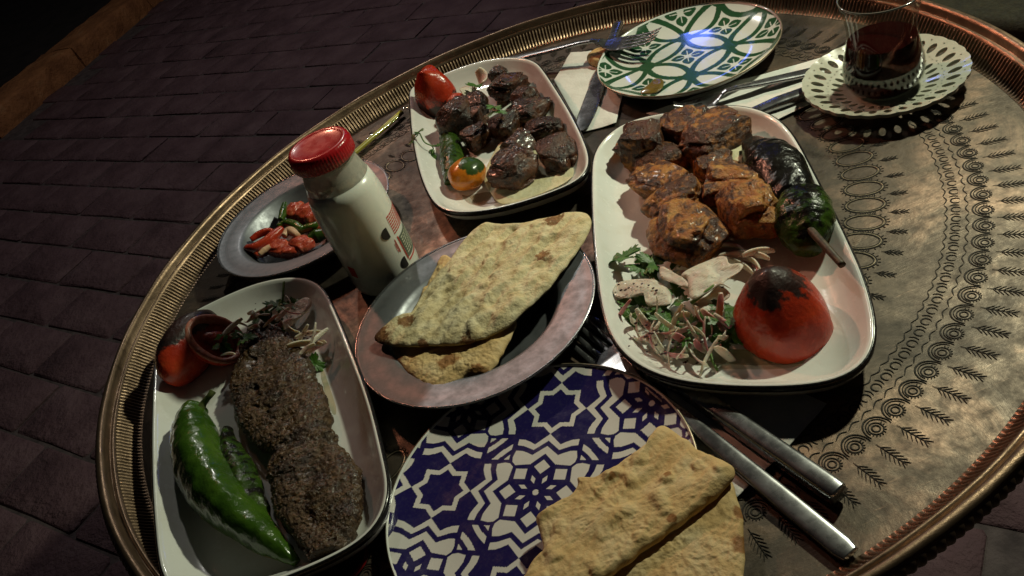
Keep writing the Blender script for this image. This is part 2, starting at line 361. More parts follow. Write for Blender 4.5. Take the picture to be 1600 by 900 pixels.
MAT['ink_green'] = noisemat('grey_green_print', [(.3, (.10, .12, .085)), (.7, (.15, .17, .12))], 200, rough=(.3, .4))
MAT['ink_cream'] = noisemat('cream_print', [(.3, (.62, .60, .45)), (.7, (.66, .64, .5))], 200, rough=(.3, .4))
MAT['straw'] = noisemat('yellow_straw', [(.3, (.46, .38, .04)), (.7, (.55, .46, .07))], 100, rough=(.3, .4))
MAT['wrap'] = m_thin('clear_wrapper', (.95, .95, .92), .10)
MAT['dark_wood'] = noisemat('dark_wood', [(.3, (.018, .011, .007)), (.7, (.05, .03, .018))], 40, rough=(.4, .6), bumps=((120, .3, .002),))
MAT['olive'] = noisemat('olive_cushion', [(.3, (.014, .013, .006)), (.7, (.03, .028, .012))], 120, rough=(.7, .9), bumps=((300, .5, .002),))
MAT['grease'] = noisemat('brown_sauce', [(.3, (.10, .065, .015)), (.7, (.20, .13, .03))], 100, rough=(.15, .3), coat=.5)

# ------------------------------------------------------------------ ground, pavers, kerb, stool
GZ = -.45
gv = [(-14, -6, GZ-.005), (14, -6, GZ-.005), (14, 22, GZ-.005), (-14, 22, GZ-.005)]
ground = struct(mk('ground', gv, [(0, 1, 2, 3)], MAT['joint'], smooth=False))
BL, BW, BH = .236, .116, .05
def brick_mesh(seed):
    r = np.random.RandomState(seed); b = .004
    prof = [(0, -BH), (0, -b), (b*.35, -b*.35), (b, 0)]
    rings = []
    for ins, z in prof:
        x, y = BL/2-ins, BW/2-ins; q = .006
        pts = [(-x, -y+q), (-x+q, -y), (0, -y), (x-q, -y), (x, -y+q), (x, y-q), (x-q, y), (0, y), (-x+q, y), (-x, y-q)]
        rings.append(np.array([(a+r.uniform(-.0015, .0015), c+r.uniform(-.002, .002), z) for a, c in pts]))
    V, Fc = loft(rings, False, True); V[-1, 2] += r.uniform(-.0015, .003)
    return V, Fc
protos = []
for s in range(5):
    V, Fc = brick_mesh(s); protos.append((V, Fc))
A1 = math.radians(-43.0); d1 = np.array([math.cos(A1), math.sin(A1)]); d2 = np.array([-d1[1], d1[0]])
kA, kB = px(0, 215, GZ), px(235, 15, GZ); kd = (kB-kA)[:2]; kd /= np.linalg.norm(kd); kn = np.array([-kd[1], kd[0]])
cand = []
for i in range(-60, 60):
    for j in range(-60, 60):
        c = np.array([0, 2.]) + d1*((i+.5*(j % 2))*(BL+.007)) + d2*(j*(BW+.006))
        q = np.array([c[0], c[1], GZ])-[0, 0, H]; z = q@_f
        if z < .2: continue
        X, Y = 800+F*(q@CR)/z, 450-F*(q@CU)/z
        if -120 < X < 1750 and -110 < Y < 1010 and np.dot(c-kA[:2], kn) < -.06:
            # not wholly hidden under the tray
            r_tr = np.linalg.norm(px(X, Y, .02)[:2]-np.array([.047, .575])) if Y > -300 else 9
            if r_tr > .33: cand.append((z, c))
cand.sort(key=lambda t: t[0]); cand = cand[:300]
bases = [None]*5
for k, (z, c) in enumerate(cand):
    s = k % 5; zz = GZ+random.uniform(-.0018, .0015)
    if bases[s] is None:
        o = mk('brick', protos[s][0], protos[s][1], MAT['pave'], ground, sharp=40, origin=np.zeros(3)); bases[s] = o
        o.location = np.array([c[0], c[1], zz])-WL[ground.name]; o.rotation_euler = (0, 0, A1)
    else:
        o = inst(bases[s], (c[0], c[1], zz), A1+random.choice((0, math.pi))+random.uniform(-.015, .015), ground)
    o.rotation_euler[0] = random.uniform(-.008, .008); o.rotation_euler[1] = random.uniform(-.006, .006)
# kerb stones along the far edge of the paving
KH = .085
kerb = thing('kerb', (*(kA[:2]+kd*.6), GZ-.01), 'low reddish brown stone kerb along the edge of the brick paving', 'kerb')
for k in range(-3, 5):
    L = .52; a = kA[:2]+kd*(k*(L+.008)); r = np.random.RandomState(40+k)
    us = np.linspace(0, L, 12); rings = []
    sec = [(-.004, -.01), (-.002, KH*.4), (0, KH-.012), (.004, KH-.004), (.013, KH), (.07, KH+.002), (.16, KH), (.165, -.01)]
    for u in us:
        jit = r.uniform(-.0035, .0035, len(sec))
        rings.append(np.array([[*(a+kd*u+kn*(s+jit[i])), GZ+z+jit[-1-i]*.8] for i, (s, z) in enumerate(sec)]))
    V, Fc = loft(rings); mk('kerb_stone', V, Fc, MAT['kerb'], kerb, sharp=50)
pl = [kA[:2]+kn*.17-kd*3, kA[:2]+kn*.17+kd*8, kA[:2]+kn*6+kd*8, kA[:2]+kn*6-kd*3]
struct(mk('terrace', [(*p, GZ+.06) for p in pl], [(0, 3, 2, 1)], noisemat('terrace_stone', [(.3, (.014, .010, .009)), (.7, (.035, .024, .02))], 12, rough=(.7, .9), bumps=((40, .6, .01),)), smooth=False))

# low stool beyond the tray
sp = px(1590, 5, -.06); sx, sy = sp[0]+.10, sp[1]+.06
stool = thing('stool', (sx, sy, GZ), 'low dark wooden stool with olive padded seat beyond the tray rim', 'stool')
def rbox(c, h, r=.01, rz=0.):
    t = []
    for sgx, sgy, a0 in ((1, 1, 0), (-1, 1, 90), (-1, -1, 180), (1, -1, 270)):
        for a in (0, 30, 60, 90): t.append((sgx*(h[0]-r)+r*math.cos(math.radians(a0+a)), sgy*(h[1]-r)+r*math.sin(math.radians(a0+a))))
    t = np.array(t); rings = []
    b = min(r, h[2])*.6
    for z, s in ((-h[2], -b), (-h[2]+b, 0), (h[2]-b, 0), (h[2]-b*.3, -b*.3), (h[2], -b)):
        k = np.array([(h[0]+s)/h[0], (h[1]+s)/h[1]]); rings.append(np.c_[t*k, np.full(len(t), z)])
    V, Fc = loft(rings); return V@rotz(rz).T+np.asarray(c), Fc
V, Fc = rbox((sx, sy, -.075), (.16, .16, .02), .03, .5); mk('seat', V, Fc, MAT['olive'], stool)
V, Fc = rbox((sx, sy, -.110), (.15, .15, .014), .008, .5); mk('seat_frame', V, Fc, MAT['dark_wood'], stool)
for a in (45, 135, 225, 315):
    q = rotz(.5)@np.array([.18*math.cos(math.radians(a)), .18*math.sin(math.radians(a)), 0])
    V, Fc = rbox((sx+q[0], sy+q[1], (GZ-.12)/2), (.016, .016, (-.12-GZ)/2+.002), .004, .5); mk('leg', V, Fc, MAT['dark_wood'], stool)

# ------------------------------------------------------------------ tray
tray = thing('tray', (.0465, .5745, -.012), 'large round engraved copper tray with fluted upturned rim holding the meal', 'tray')
tc = np.array([.0465, .5745, 0.])
rr = [.002]+list(np.linspace(.03, .370, 12)); V, Fc = lathe([(r, 0.) for r in rr][::-1], 128, tc, cap1=True)
mk('tray_floor', V, Fc, MAT['tray'], tray)
NR = 620
def fl(i, t, r, z):
    k = (0, .5, 1, 1, 1, .7, 0)[i]; wv = np.sin(t*NR); wv = np.sign(wv)*np.abs(wv)**.6
    return r+k*.0007*wv, z-k*.0006*wv
V, Fc = lathe([(.3685, .0003), (.3705, .0012), (.3735, .0045), (.3765, .0085), (.3790, .0125), (.3805, .0150), (.3812, .0165)], NR*6, tc, fl)
mk('fluted_wall', V, Fc, MAT['tray_rim'], tray)
def lipmod(i, t, r, z):
    return r+.0003*np.sin(t*7+i), z+.0004*np.sin(t*5+1.3)+.0002*np.sin(t*23+i)
V, Fc = lathe([(.3808, .0160), (.3816, .0182), (.3830, .0186), (.3842, .0176), (.3850, .0160), (.3858, .0172), (.3866, .0218), (.3878, .0243), (.3896, .0250), (.3914, .0247), (.3926, .0238), (.3930, .0222)], 360, tc, lipmod)
mk('lip', V, Fc, MAT['tray_rim'], tray)
NB = 420
def bead(i, t, r, z):
    k = (0, .6, 1, 1, .6, 0)[i]; wv = np.abs(np.cos(t*NB/2))**.5
    return r+k*(.0022*wv-.0012), z
V, Fc = lathe([(.3928, .0228), (.3942, .0212), (.3950, .0185), (.3948, .0150), (.3938, .0125), (.391, .0115)], NB*6, tc, bead)
stuff(mk('beaded_edge', V, Fc, MAT['tray_rim'], tray))
V, Fc = lathe([(.3915, .0118), (.386, .009), (.378, -.003), (.368, -.0055), (.01, -.0055)], 128, tc, cap1=True); mk('underside', V, Fc, MAT['tray_rim'], tray)

stand = thing('tray_stand', (tc[0], tc[1], GZ-.001), 'dark wooden stand carrying the round copper tray', 'stand')
V, Fc = lathe([(.01, -.0055), (.20, -.0055), (.205, -.012), (.20, -.035), (.01, -.035)], 48, tc, cap0=True, cap1=True); mk('top', V[:, :], [f[::-1] for f in Fc], MAT['dark_wood'], stand, sharp=40)
for k in range(3):
    a = math.radians(40+120*k); d_ = np.array([math.cos(a), math.sin(a), 0]); V, Fc = sweep([tc+d_*.15+[0, 0, -.03], tc+d_*.20+[0, 0, -.25], tc+d_*.24+[0, 0, GZ-.001]], [.018, .016, .014], [.018, .016, .014], 14, 16, up=(d_[1], -d_[0], 0)); mk('leg', V, Fc, MAT['dark_wood'], stand)
# engraved bands: each motif is a cut line with dark bottom and bright burr edge
def strip(path, wd, z=.0003, closed=False, n=40):
    P = crom(np.asarray(path, float), n, closed); T = np.gradient(P, axis=0)
    if closed: T = np.roll(P, -1, 0)-np.roll(P, 1, 0)
    T /= np.linalg.norm(T, axis=1, keepdims=True)+1e-12; N = np.c_[-T[:, 1], T[:, 0]]
    k = np.ones(n)[:, None] if closed else (np.sin(np.linspace(.12, math.pi-.12, n))**.5)[:, None]
    R = [np.c_[P+N*wd*.5*s*k, np.full(n, zz)] for s, zz in ((-1, .00005), (-.6, z), (.6, z), (1, .00005))]
    V = np.stack(R, 1).reshape(-1, 3); Fc = grid_faces(n, 4, False, closed); return V, Fc
def join(parts):
    V = []; Fc = []; k = 0
    for v, f in parts: V.append(v); Fc += [tuple(a+k for a in q) for q in f]; k += len(v)
    return np.concatenate(V), Fc
def engr(name, parts, mat):
    V, Fc = join(parts); me = bpy.data.meshes.new(name); me.from_pydata(V.tolist(), [], Fc); me.materials.append(MAT[mat]); return me
def ring_pts(a, b, cx=0, cy=0, n=20, t0=0, t1=2*math.pi, ph=0): return [(cx+a*math.cos(t+ph), cy+b*math.sin(t+ph)) for t in np.linspace(t0, t1, n, endpoint=(abs(t1-t0) < 6.28))]
# local x = outward, y = tangential
ov = []
ov.append(strip(ring_pts(.0140, .0090), .0008, closed=True, n=48)); ov.append(strip(ring_pts(.0118, .0072), .0006, closed=True, n=48))
for k in range(9): a = -1.15+k*.29; ov.append(strip([(.0146*math.cos(a), .0096*math.sin(a)), (.0166*math.cos(a), .0112*math.sin(a))], .0009, n=4))
for k in range(9): a = math.pi-1.15+k*.29; ov.append(strip([(.0146*math.cos(a), .0096*math.sin(a)), (.0162*math.cos(a), .0110*math.sin(a))], .0008, n=4))
for k in range(6): ov.append(strip([(-.004+k*.0016, .0082), (-.0026+k*.0016, .0115)], .0007, n=4))
ME_OV = engr('engraved_oval', ov, 'engrave')
def feather(x0, L, wd, n=7):
    f = [strip([(x0, 0), (x0+L, .0)], .0005, n=8)]
    for k in range(n):
        x = x0+L*(.15+.8*k/n); g = wd*(1-.75*abs(k/n-.25))
        for s in (-1, 1): f.append(strip([(x, 0), (x+.0025, s*g*.6), (x+.0042, s*g)], .00055, n=6))
    return f
ME_FE = engr('engraved_feather', feather(0, .020, .0042, 6), 'engrave')
ME_FS = engr('engraved_leaf', feather(0, .013, .0030, 4), 'engrave')
spi = [strip(ring_pts(.0022, .0022), .0009, closed=True, n=20), strip(ring_pts(.0040, .0040), .0008, closed=True, n=28),
       strip(ring_pts(.0085, .0078, .001, .0008, 16, 1.3, 4.9), .0011, n=30), strip(ring_pts(.0068, .0062, .001, .0008, 16, 1.5, 4.7), .0007, n=30)]
for k in range(11): a = -1.9+k*.36; spi.append(strip([(.0044*math.cos(a), .0044*math.sin(a)), (.0056*math.cos(a), .0056*math.sin(a))], .0008, n=4))
ME_SP = engr('engraved_spiral', spi, 'engrave')
cl = [strip(ring_pts(.0030, .0026, 0, 0, 14, .5, 5.6), .0010, n=22), strip([(-.0075, -.004), (-.0055, .001), (-.0072, .005)], .0009, n=10), strip([(.0075, -.004), (.0055, .001), (.0072, .005)], .0009, n=10), strip([(-.004, .004), (-.001, .0052), (.002, .0044)], .0008, n=8)]
ME_CL = engr('engraved_curl', cl, 'engrave')
ME_HI = engr('engraved_burr', [strip(ring_pts(.0129, .0081), .0007, .0002, True, 40)], 'engrave_hi')
plates_xy = []
def motif(me, r, a, z=.0002):
    o = bpy.data.objects.new(me.name, me); COL.objects.link(o)
    put(o, (tc[0]+r*math.cos(a), tc[1]+r*math.sin(a), z), tray); o.rotation_euler = (0, 0, a); return o
def inview(r, a):
    q = np.array([tc[0]+r*math.cos(a), tc[1]+r*math.sin(a), -H]); z = q@_f
    if z < .05: return False
    X, Y = 800+F*(q@CR)/z, 450-F*(q@CU)/z
    return -20 < X < 1620 and -20 < Y < 920
for k in range(78):
    a = math.radians(-27.06+k*360/78)
    if inview(.246, a):
        motif(ME_OV, .246, a); motif(ME_HI, .246, a, .00025)
        motif(ME_FS, .2605, a+math.radians(-2.3))
for k in range(120):
    a = math.radians(-31.5+k*3)
    if inview(.32, a): motif(ME_SP, .3200, a); motif(ME_FE, .3265, a+math.radians(-1.5))
for k in range(192):
    a = math.radians(-32.28+k*1.875)
    if inview(.303, a): motif(ME_CL, .3030, a)

# ------------------------------------------------------------------ plates
def outline(P, z, n=180): return smooth_closed(pxs(P, z)[:, :2], n, 8)
def inset(O, d):
    T = np.roll(O, -1, 0)-np.roll(O, 1, 0); T /= np.linalg.norm(T, axis=1, keepdims=True); N = np.c_[-T[:, 1], T[:, 0]]
    if np.sum(O[:, 0]*np.roll(O[:, 1], -1)-O[:, 1]*np.roll(O[:, 0], -1)) < 0: N = -N
    return O+N*d
def ccw(O): return O if np.sum(O[:, 0]*np.roll(O[:, 1], -1)-O[:, 1]*np.roll(O[:, 0], -1)) > 0 else O[::-1]
def serving_plate(P, label, zr=.024):
    O = ccw(outline(P, zr)); c = O.mean(0); dz = zr-.024
    prof = [(.034, 0), (.031, .0005), (.025, .0040), (.010, .0085), (.0025, .0140), (.0006, .0185), (.0002, .0226), (.0007, .0238), (.0018, .0241), (.0030, .0237), (.0050, .0215), (.009, .0165), (.015, .0105), (.021, .0070), (.027, .0055), (.033, .0050)]
    rings = [np.c_[inset(O, .034)*.02+c*.98, np.full(len(O), .0008)]]
    for i, z in prof: rings.append(np.c_[inset(O, i), np.full(len(O), z+dz)])
    I = inset(O, .033)
    for s in (.8, .5, .2): rings.append(np.c_[c+(I-c)*s, np.full(len(O), .0048+dz)])
    t = thing('serving_plate', (c[0], c[1], 0), label, 'plate', 'white serving plates with dark rim line')
    V, Fc = loft(rings); mk('dish', V, Fc, MAT['porcelain'], t)
    R = [np.c_[inset(O, i), np.full(len(O), z+dz)] for i, z in ((.0012, .0196), (-.0003, .0198), (-.0006, .0205), (-.0006, .0230), (.0001, .0238), (.0007, .0240), (.0012, .0239))]
    V, Fc = loft(R, False, False); mk('rim_line', V, Fc, MAT['black_glaze'], t)
    return O, c
PR = [(924.6,254),(924.6,333),(933.5,442),(949,515.5),(983,562.5),(1040.5,591),(1119,603),(1223,605),(1301.6,596.5),(1354,568),(1369.5,515.5),(1354,442),(1322.5,369),(1275.5,275),(1234,202),(1192,172),(1134.5,163),(1066.7,171),(988,186.5),(952,207),(933.5,228)]
PL = [(460,432),(492,438.7),(513,462.7),(545,537),(577,622.7),(598.7,708),(609,766.7),(593,817),(556,852),(486.7,886.7),(454.7,899),(395,922),(335,938),(285,934),(258,912),(246.7,878.7),(238.7,793),(236,713),(237,633),(241,558.7),(254.7,524),(278.7,500),(321,476),(380,449),(422.7,436)]
PT = [(638.7,141.5),(640,172.6),(643,210),(654,266),(669.7,306),(688.4,326.5),(722.6,332.7),(775.5,326.5),(837.7,309.4),(893.6,287.7),(915.4,272),(921.6,247),(909,210),(884.3,163),(850,110.4),(834.5,95),(806.6,89),(760,93),(713,107),(666.6,126),(645,133.7)]
OR, cR = serving_plate(PR, 'white oblong plate with grilled chicken, charred peppers, tomato and onion salad')
OL, cL = serving_plate(PL, 'white oblong plate with minced kebab and a long green pepper')
OT, cT = serving_plate(PT, 'white plate with dark lamb cubes between the bottle and the napkin')

def metal_dish(c, R, zr, label, ri=.70):
    mt = m_steel('spun_aluminium', (.27, .28, .30), (.42, .6), (c[0], c[1], zr))
    t = thing('metal_dish', (c[0], c[1], 0), label, 'dish', 'round spun metal dishes')
    prof = [(.01, .0006), (ri*R*.82, .0006), (ri*R*.86, .001), (ri*R*1.0, zr*.62), (ri*R*1.06, zr-.0045), (R*.97, zr-.0024), (R*.995, zr-.0022), (R, zr-.0008), (R*.993, zr), (R*.975, zr-.0006), (R*.90, zr-.0014), (ri*R*1.05, zr-.0026), (ri*R*1.01, zr-.0036), (ri*R*.97, zr-.0065), (ri*R*.86, .0032), (ri*R*.80, .0020), (.01, .0018)]
    V, Fc = lathe(prof, 144, c, cap0=True, cap1=True); mk('bowl', V, Fc, mt, t)
    V, Fc = lathe([(R*.994, zr-.0012), (R*1.004, zr-.0006), (R*1.003, zr+.0006), (R*.993, zr+.0003)], 144, c); mk('rolled_edge', V, Fc, MAT['steel'], t)
    return t
cB = np.array([-.0335, .4894, 0.]); metal_dish(cB, .0939, .022, 'round spun metal dish holding folded flatbread')
cS = np.array([-.1574, .7285, 0.]); metal_dish(cS, .0900, .026, 'round spun metal dish of chopped tomato salad behind the bottle', .74)

# printed round plates: a fine skin carries the glazed print
def printed_plate(c, R, zr, colfun, label, cat_name, res):
    t = thing(cat_name, (c[0], c[1], 0), label, 'plate')
    def zprof(r):
        q = r/R; return .0055+(zr-.0060)*np.clip((q-.62)/.38, 0, 1)**2.0
    nr = int(R/res); nt_ = int(2*math.pi*R/res); rs = np.linspace(.0006, R*.985, nr); th = np.linspace(0, 2*math.pi, nt_, endpoint=False)
    RR, TT = np.meshgrid(rs, th, indexing='ij'); X = c[0]+RR*np.cos(TT); Y = c[1]+RR*np.sin(TT)
    V = np.stack([X, Y, zprof(RR)], -1).reshape(-1, 3)
    idx = np.arange(nr*nt_).reshape(nr, nt_); nx = np.roll(idx, -1, 1)
    Fq = np.stack([idx[:-1], idx[1:], nx[1:], nx[:-1]], -1).reshape(-1, 4)
    me = bpy.data.meshes.new('glazed_face'); o0 = np.array([c[0], c[1], 0.])
    me.vertices.add(len(V)); me.vertices.foreach_set('co', (V-o0).ravel()); me.loops.add(len(Fq)*4); me.loops.foreach_set('vertex_index', Fq.ravel())
    me.polygons.add(len(Fq)); me.polygons.foreach_set('loop_start', np.arange(0, len(Fq)*4, 4)); me.update(calc_edges=True)
    me.polygons.foreach_set('use_smooth', np.ones(len(Fq), bool))
    at = me.attributes.new('print', 'FLOAT_COLOR', 'POINT'); at.data.foreach_set('color', np.c_[colfun(V[:, 0], V[:, 1]), np.ones(len(V))].ravel())
    me.materials.append(MAT['printed_glaze']); f = bpy.data.objects.new('glazed_face', me); COL.objects.link(f); put(f, o0, t)
    e = float(zprof(np.array([R*.985]))[0])
    prof = [(.01, .0005), (R*.55, .0005), (R*.60, .0012), (R*.86, zr*.45), (R*.985, zr-.0028), (R*.999, zr-.0010), (R, zr-.0002), (R*.994, zr+.0002), (R*.985, e-.00005), (R*.95, e-.0035), (R*.90, e-.007)]
    V, Fc = lathe(prof, 160, c, cap0=True); mk('plate_body', V, Fc, MAT['porcelain'], t)
    V, Fc = lathe([(R*.9985, zr-.0012), (R*1.002, zr-.0006), (R*1.001, zr+.0004), (R*.993, zr+.0005)], 160, c); mk('gilt_edge', V, Fc, MAT['engrave_hi'], t)
    return t
def inpoly(u, v, poly):
    c = np.zeros(u.shape, bool); n = len(poly)
    for i in range(n):
        x1, y1 = poly[i]; x2, y2 = poly[(i+1) % n]
        if y1 == y2: continue
        k = ((y1 > v) != (y2 > v)) & (u < (x2-x1)*(v-y1)/(y2-y1)+x1); c ^= k
    return c
def blue_pat(x, y):
    a0 = math.radians(60.7); a = .0634; r0 = (-.0357, .3223)
    # star lattice and rosette lattice form a checkerboard with axes at a0
    d = np.stack([x-r0[0], y-r0[1]]); U = (d[0]*math.cos(a0)+d[1]*math.sin(a0))/a; Vv = (-d[0]*math.sin(a0)+d[1]*math.cos(a0))/a
    # nearest rosette: integer points with i+j even
    p, q = (U+Vv)/2, (U-Vv)/2; pi_, qi = np.round(p), np.round(q); u = np.abs(U-(pi_+qi)); v = np.abs(Vv-(pi_-qi))
    u, v = np.maximum(u, v), np.minimum(u, v)
    wht = np.hypot(u, v) < .032
    r = np.hypot(u, v); th = np.arctan2(v, u)-math.pi/8; pu, pv = r*np.cos(th), r*np.sin(th)
    wht |= (np.abs(pu-.155)/.052+np.abs(pv)/.024) < 1
    wht |= (np.abs(u-.29)+np.abs(v)) < .083
    wht |= np.maximum(np.abs(u-.205), np.abs(v-.205)) < .059
    wht |= inpoly(u, v, [(.535, -.001), (.425, .134), (.452, .19), (.475, .25), (.478, .318), (.40, .335), (.345, .325), (.305, .285), (.318, .13), (.445, -.001)])
    wht |= inpoly(u, v, [(.683, -.001), (.553, .135), (.585, .19), (.61, .25), (.617, .318), (.545, .318), (.535, .25), (.508, .185), (.487, .134), (.60, -.001)])
    wht |= (u > .37) & (v > .37) & ((r < .565) | ((r > .612) & (r < .668)))
    # stars at i+j odd
    p, q = (U+Vv-1)/2, (U-Vv-1)/2; pi_, qi = np.round(p), np.round(q); u2, v2 = U-(pi_+qi+1), Vv-(pi_-qi)
    def star(k):
        s = .317*k/math.sqrt(2); au, av = np.abs(u2), np.abs(v2)
        return (np.maximum(au, av) < s) | ((au+av) < .317*k)
    wht |= star(1.)&~star(.77)
    navy = np.array([.016, .012, .085]); white = np.array([.70, .66, .62])
    return np.where(wht[:, None], white, navy)
cBl = np.array([-.0335, .3219, 0.])
printed_plate(cBl, .0961, .012, blue_pat, 'round plate printed with navy and white star tile pattern', 'patterned_plate', .00042)
def green_pat(x, y):
    a0 = math.radians(25.2); a = .0585; n0 = (.2154, .7634)
    d = np.stack([x-n0[0], y-n0[1]]); U = (d[0]*math.cos(a0)+d[1]*math.sin(a0))/a; Vv = (-d[0]*math.sin(a0)+d[1]*math.cos(a0))/a
    cu, cv = np.floor(U)+.5, np.floor(Vv)+.5; g = np.zeros(U.shape, bool)
    for i in (-1, 0, 1):
        for j in (-1, 0, 1): g |= np.abs(np.hypot(U-cu-i, Vv-cv-j)-.70) < .052
    nu, nv = U-np.round(U), Vv-np.round(Vv); g |= np.hypot(nu, nv) < .15
    u, v = U-cu, Vv-cv; p, q = np.abs(u+v)/1.41421, np.abs(u-v)/1.41421; L, T = np.maximum(p, q), np.minimum(p, q)
    s = np.clip((L-.055)/.235, 0, 1); wd = .105*np.sin(np.pi*s**.8)**.8
    g |= (L > .055) & (L < .29) & (T < wd) & ~((T < .008) & (L < .2))
    return np.where(g[:, None], np.array([.022, .075, .032]), np.array([.62, .64, .60]))
cG = np.array([.2535, .7453, 0.])
printed_plate(cG, .0910, .018, green_pat, 'round plate printed with green interlaced circles and small flowers', 'patterned_plate', .00055)

# ------------------------------------------------------------------ ayran bottle
bc = np.array([-.0935, .6085, 0.])
bot = thing('bottle', bc, 'glass bottle of white ayran with a red cap standing on the tray', 'bottle')
BP = [(.0, .0022), (.0235, .0006), (.0275, .0012), (.0300, .0050), (.0306, .012), (.0306, .074), (.0302, .084), (.0288, .094), (.0266, .104), (.0244, .1125), (.0228, .119), (.0222, .1225), (.0222, .1305)]
bo = np.array(BP); bo_s = np.c_[np.interp(np.linspace(0, 1, 60), np.linspace(0, 1, len(bo)), bo[:, 0]), np.interp(np.linspace(0, 1, 60), np.linspace(0, 1, len(bo)), bo[:, 1])]
def r_at(z): return float(np.interp(z, bo[3:, 1], bo[3:, 0]))
outer = [(max(r, .001), z) for r, z in BP]
inner = [(.0208, .1305), (.0208, .1225), (.0214, .119), (.0230, .1125), (.0252, .104), (.0274, .094), (.0288, .084), (.0292, .074), (.0292, .012), (.0285, .0062), (.0265, .0036), (.001, .0040)]
gtop = [(.02575, .1035)]+[q for q in outer if q[1] > .1036]; V, Fc = lathe(gtop, 96, bc); mk('glass_neck', V, Fc, MAT['glass'], bot)
ZF = .1035
mil = [(.001, .0015), (.0235, .0006), (.0275, .0012), (.0298, .0050), (.0306, .012), (.0306, .074), (.0302, .084), (.0288, .094), (.02665, ZF), (.024, ZF+.0002), (.001, ZF)]
V, Fc = lathe(mil, 96, bc, cap0=True, cap1=True); mk('ayran', V, Fc, MAT['milk'], bot)
V, Fc = lathe([(.0262, ZF-.0002), (.0240, .1125), (.0224, .119), (.0218, .1225), (.0218, .129)], 96, bc); mk('milk_film', V, Fc, MAT['film'], bot)
# screw bead under cap
V, Fc = lathe([(.0222, .1195), (.0236, .1205), (.0240, .1218), (.0236, .1230), (.0221, .1238)], 72, bc); mk('neck_bead', V, Fc, MAT['glass'], bot)
def capmod(i, t, r, z):
    return (r+.00018*np.sign(np.sin(t*60)), z) if 2 <= i <= 4 else (r, z)
V, Fc = lathe([(.0228, .1245), (.0252, .1240), (.0258, .1248), (.0260, .1285), (.0259, .1335), (.0253, .1362), (.0240, .1378), (.0218, .1383), (.0205, .1378), (.0195, .1374), (.010, .1374), (.0012, .1374)], 240, bc, capmod, cap1=True)
cap = mk('cap', V, Fc, MAT['red_cap'], bot)
def cyl(poly, name, mat, off=.00035, sub=3):
    """poly: (angle deg measured from the camera-facing line towards its right, z m)"""
    base = math.atan2(-bc[1], -bc[0]); P = []
    n = len(poly)
    for i in range(n):
        a, b = np.array(poly[i], float), np.array(poly[(i+1) % n], float)
        for s in np.linspace(0, 1, sub, endpoint=False): P.append(a+(b-a)*s)
    P = np.array(P)+[0, .009]; c = P.mean(0); Q = np.concatenate([c+(P-c)*s for s in (1, .66, .33)]+[c[None]]); k = len(P)
    V = np.array([[bc[0]+(r_at(z)+off)*math.cos(base+math.radians(a)), bc[1]+(r_at(z)+off)*math.sin(base+math.radians(a)), z] for a, z in Q])
    Fc = []
    for L in range(2): Fc += [(L*k+j, L*k+(j+1) % k, (L+1)*k+(j+1) % k, (L+1)*k+j) for j in range(k)]
    Fc += [(2*k+j, 2*k+(j+1) % k, 3*k) for j in range(k)]
    return V, Fc
def rect(a0, a1, z0, z1): return [(a0, z0), (a1, z0), (a1, z1), (a0, z1)]
lines = []
rr_ = np.random.RandomState(3)
for k in range(8):
    z = .0555-k*.0023; a = 40.
    while a < 88:
        wln = rr_.uniform(3, 9); lines.append(cyl(rect(a, min(a+wln, 88), z, z+.0013), '', '')); a += wln+1.4
V, Fc = join(lines); stuff(mk('red_text', V, Fc, MAT['ink_red'], bot))
V, Fc = cyl(rect(45, 90, .0125, .0345), '', '', .0003, 8); panel = mk('ingredients_panel', V, Fc, MAT['ink_green'], bot)
lines = []
for k in range(7):
    z = .0315-k*.0026; a = 48.
    while a < 86:
        wln = rr_.uniform(3, 8); lines.append(cyl(rect(a, min(a+wln, 87), z, z+.0011), '', '', .0005)); a += wln+1.6
V, Fc = join(lines); stuff(mk('panel_text', V, Fc, MAT['ink_cream'], panel))
V, Fc = join([cyl(rect(41.5, 43.5, .012, .036), '', '', .0004), cyl(rect(43, 91, .0095, .0112), '', '', .0004, 8), cyl(rect(34, 35.5, .023, .036), '', ''), cyl(rect(31, 32.3, .024, .033), '', '')]); mk('red_frame', V, Fc, MAT['ink_red'], bot)
def half_disc(a, z, r, up):
    return [(a+math.degrees(r*math.cos(t)/.0306)*1., z+r*math.sin(t)) for t in np.linspace(math.pi/2, 3*math.pi/2, 9)]+[(a+4, z-r*.95), (a+4, z+r*.95)]
V, Fc = cyl(half_disc(27, .0455, .0052, 1), '', ''); mk('black_mark', V, Fc, MAT['ink_black'], bot)
V, Fc = cyl(half_disc(33, .0125, .0050, 1), '', ''); mk('black_mark', V, Fc, MAT['ink_black'], bot)
V, Fc = cyl([(-62, .018), (-50, .016), (-48, .027), (-60, .029)], '', ''); mk('red_mark', V, Fc, MAT['ink_red'], bot)

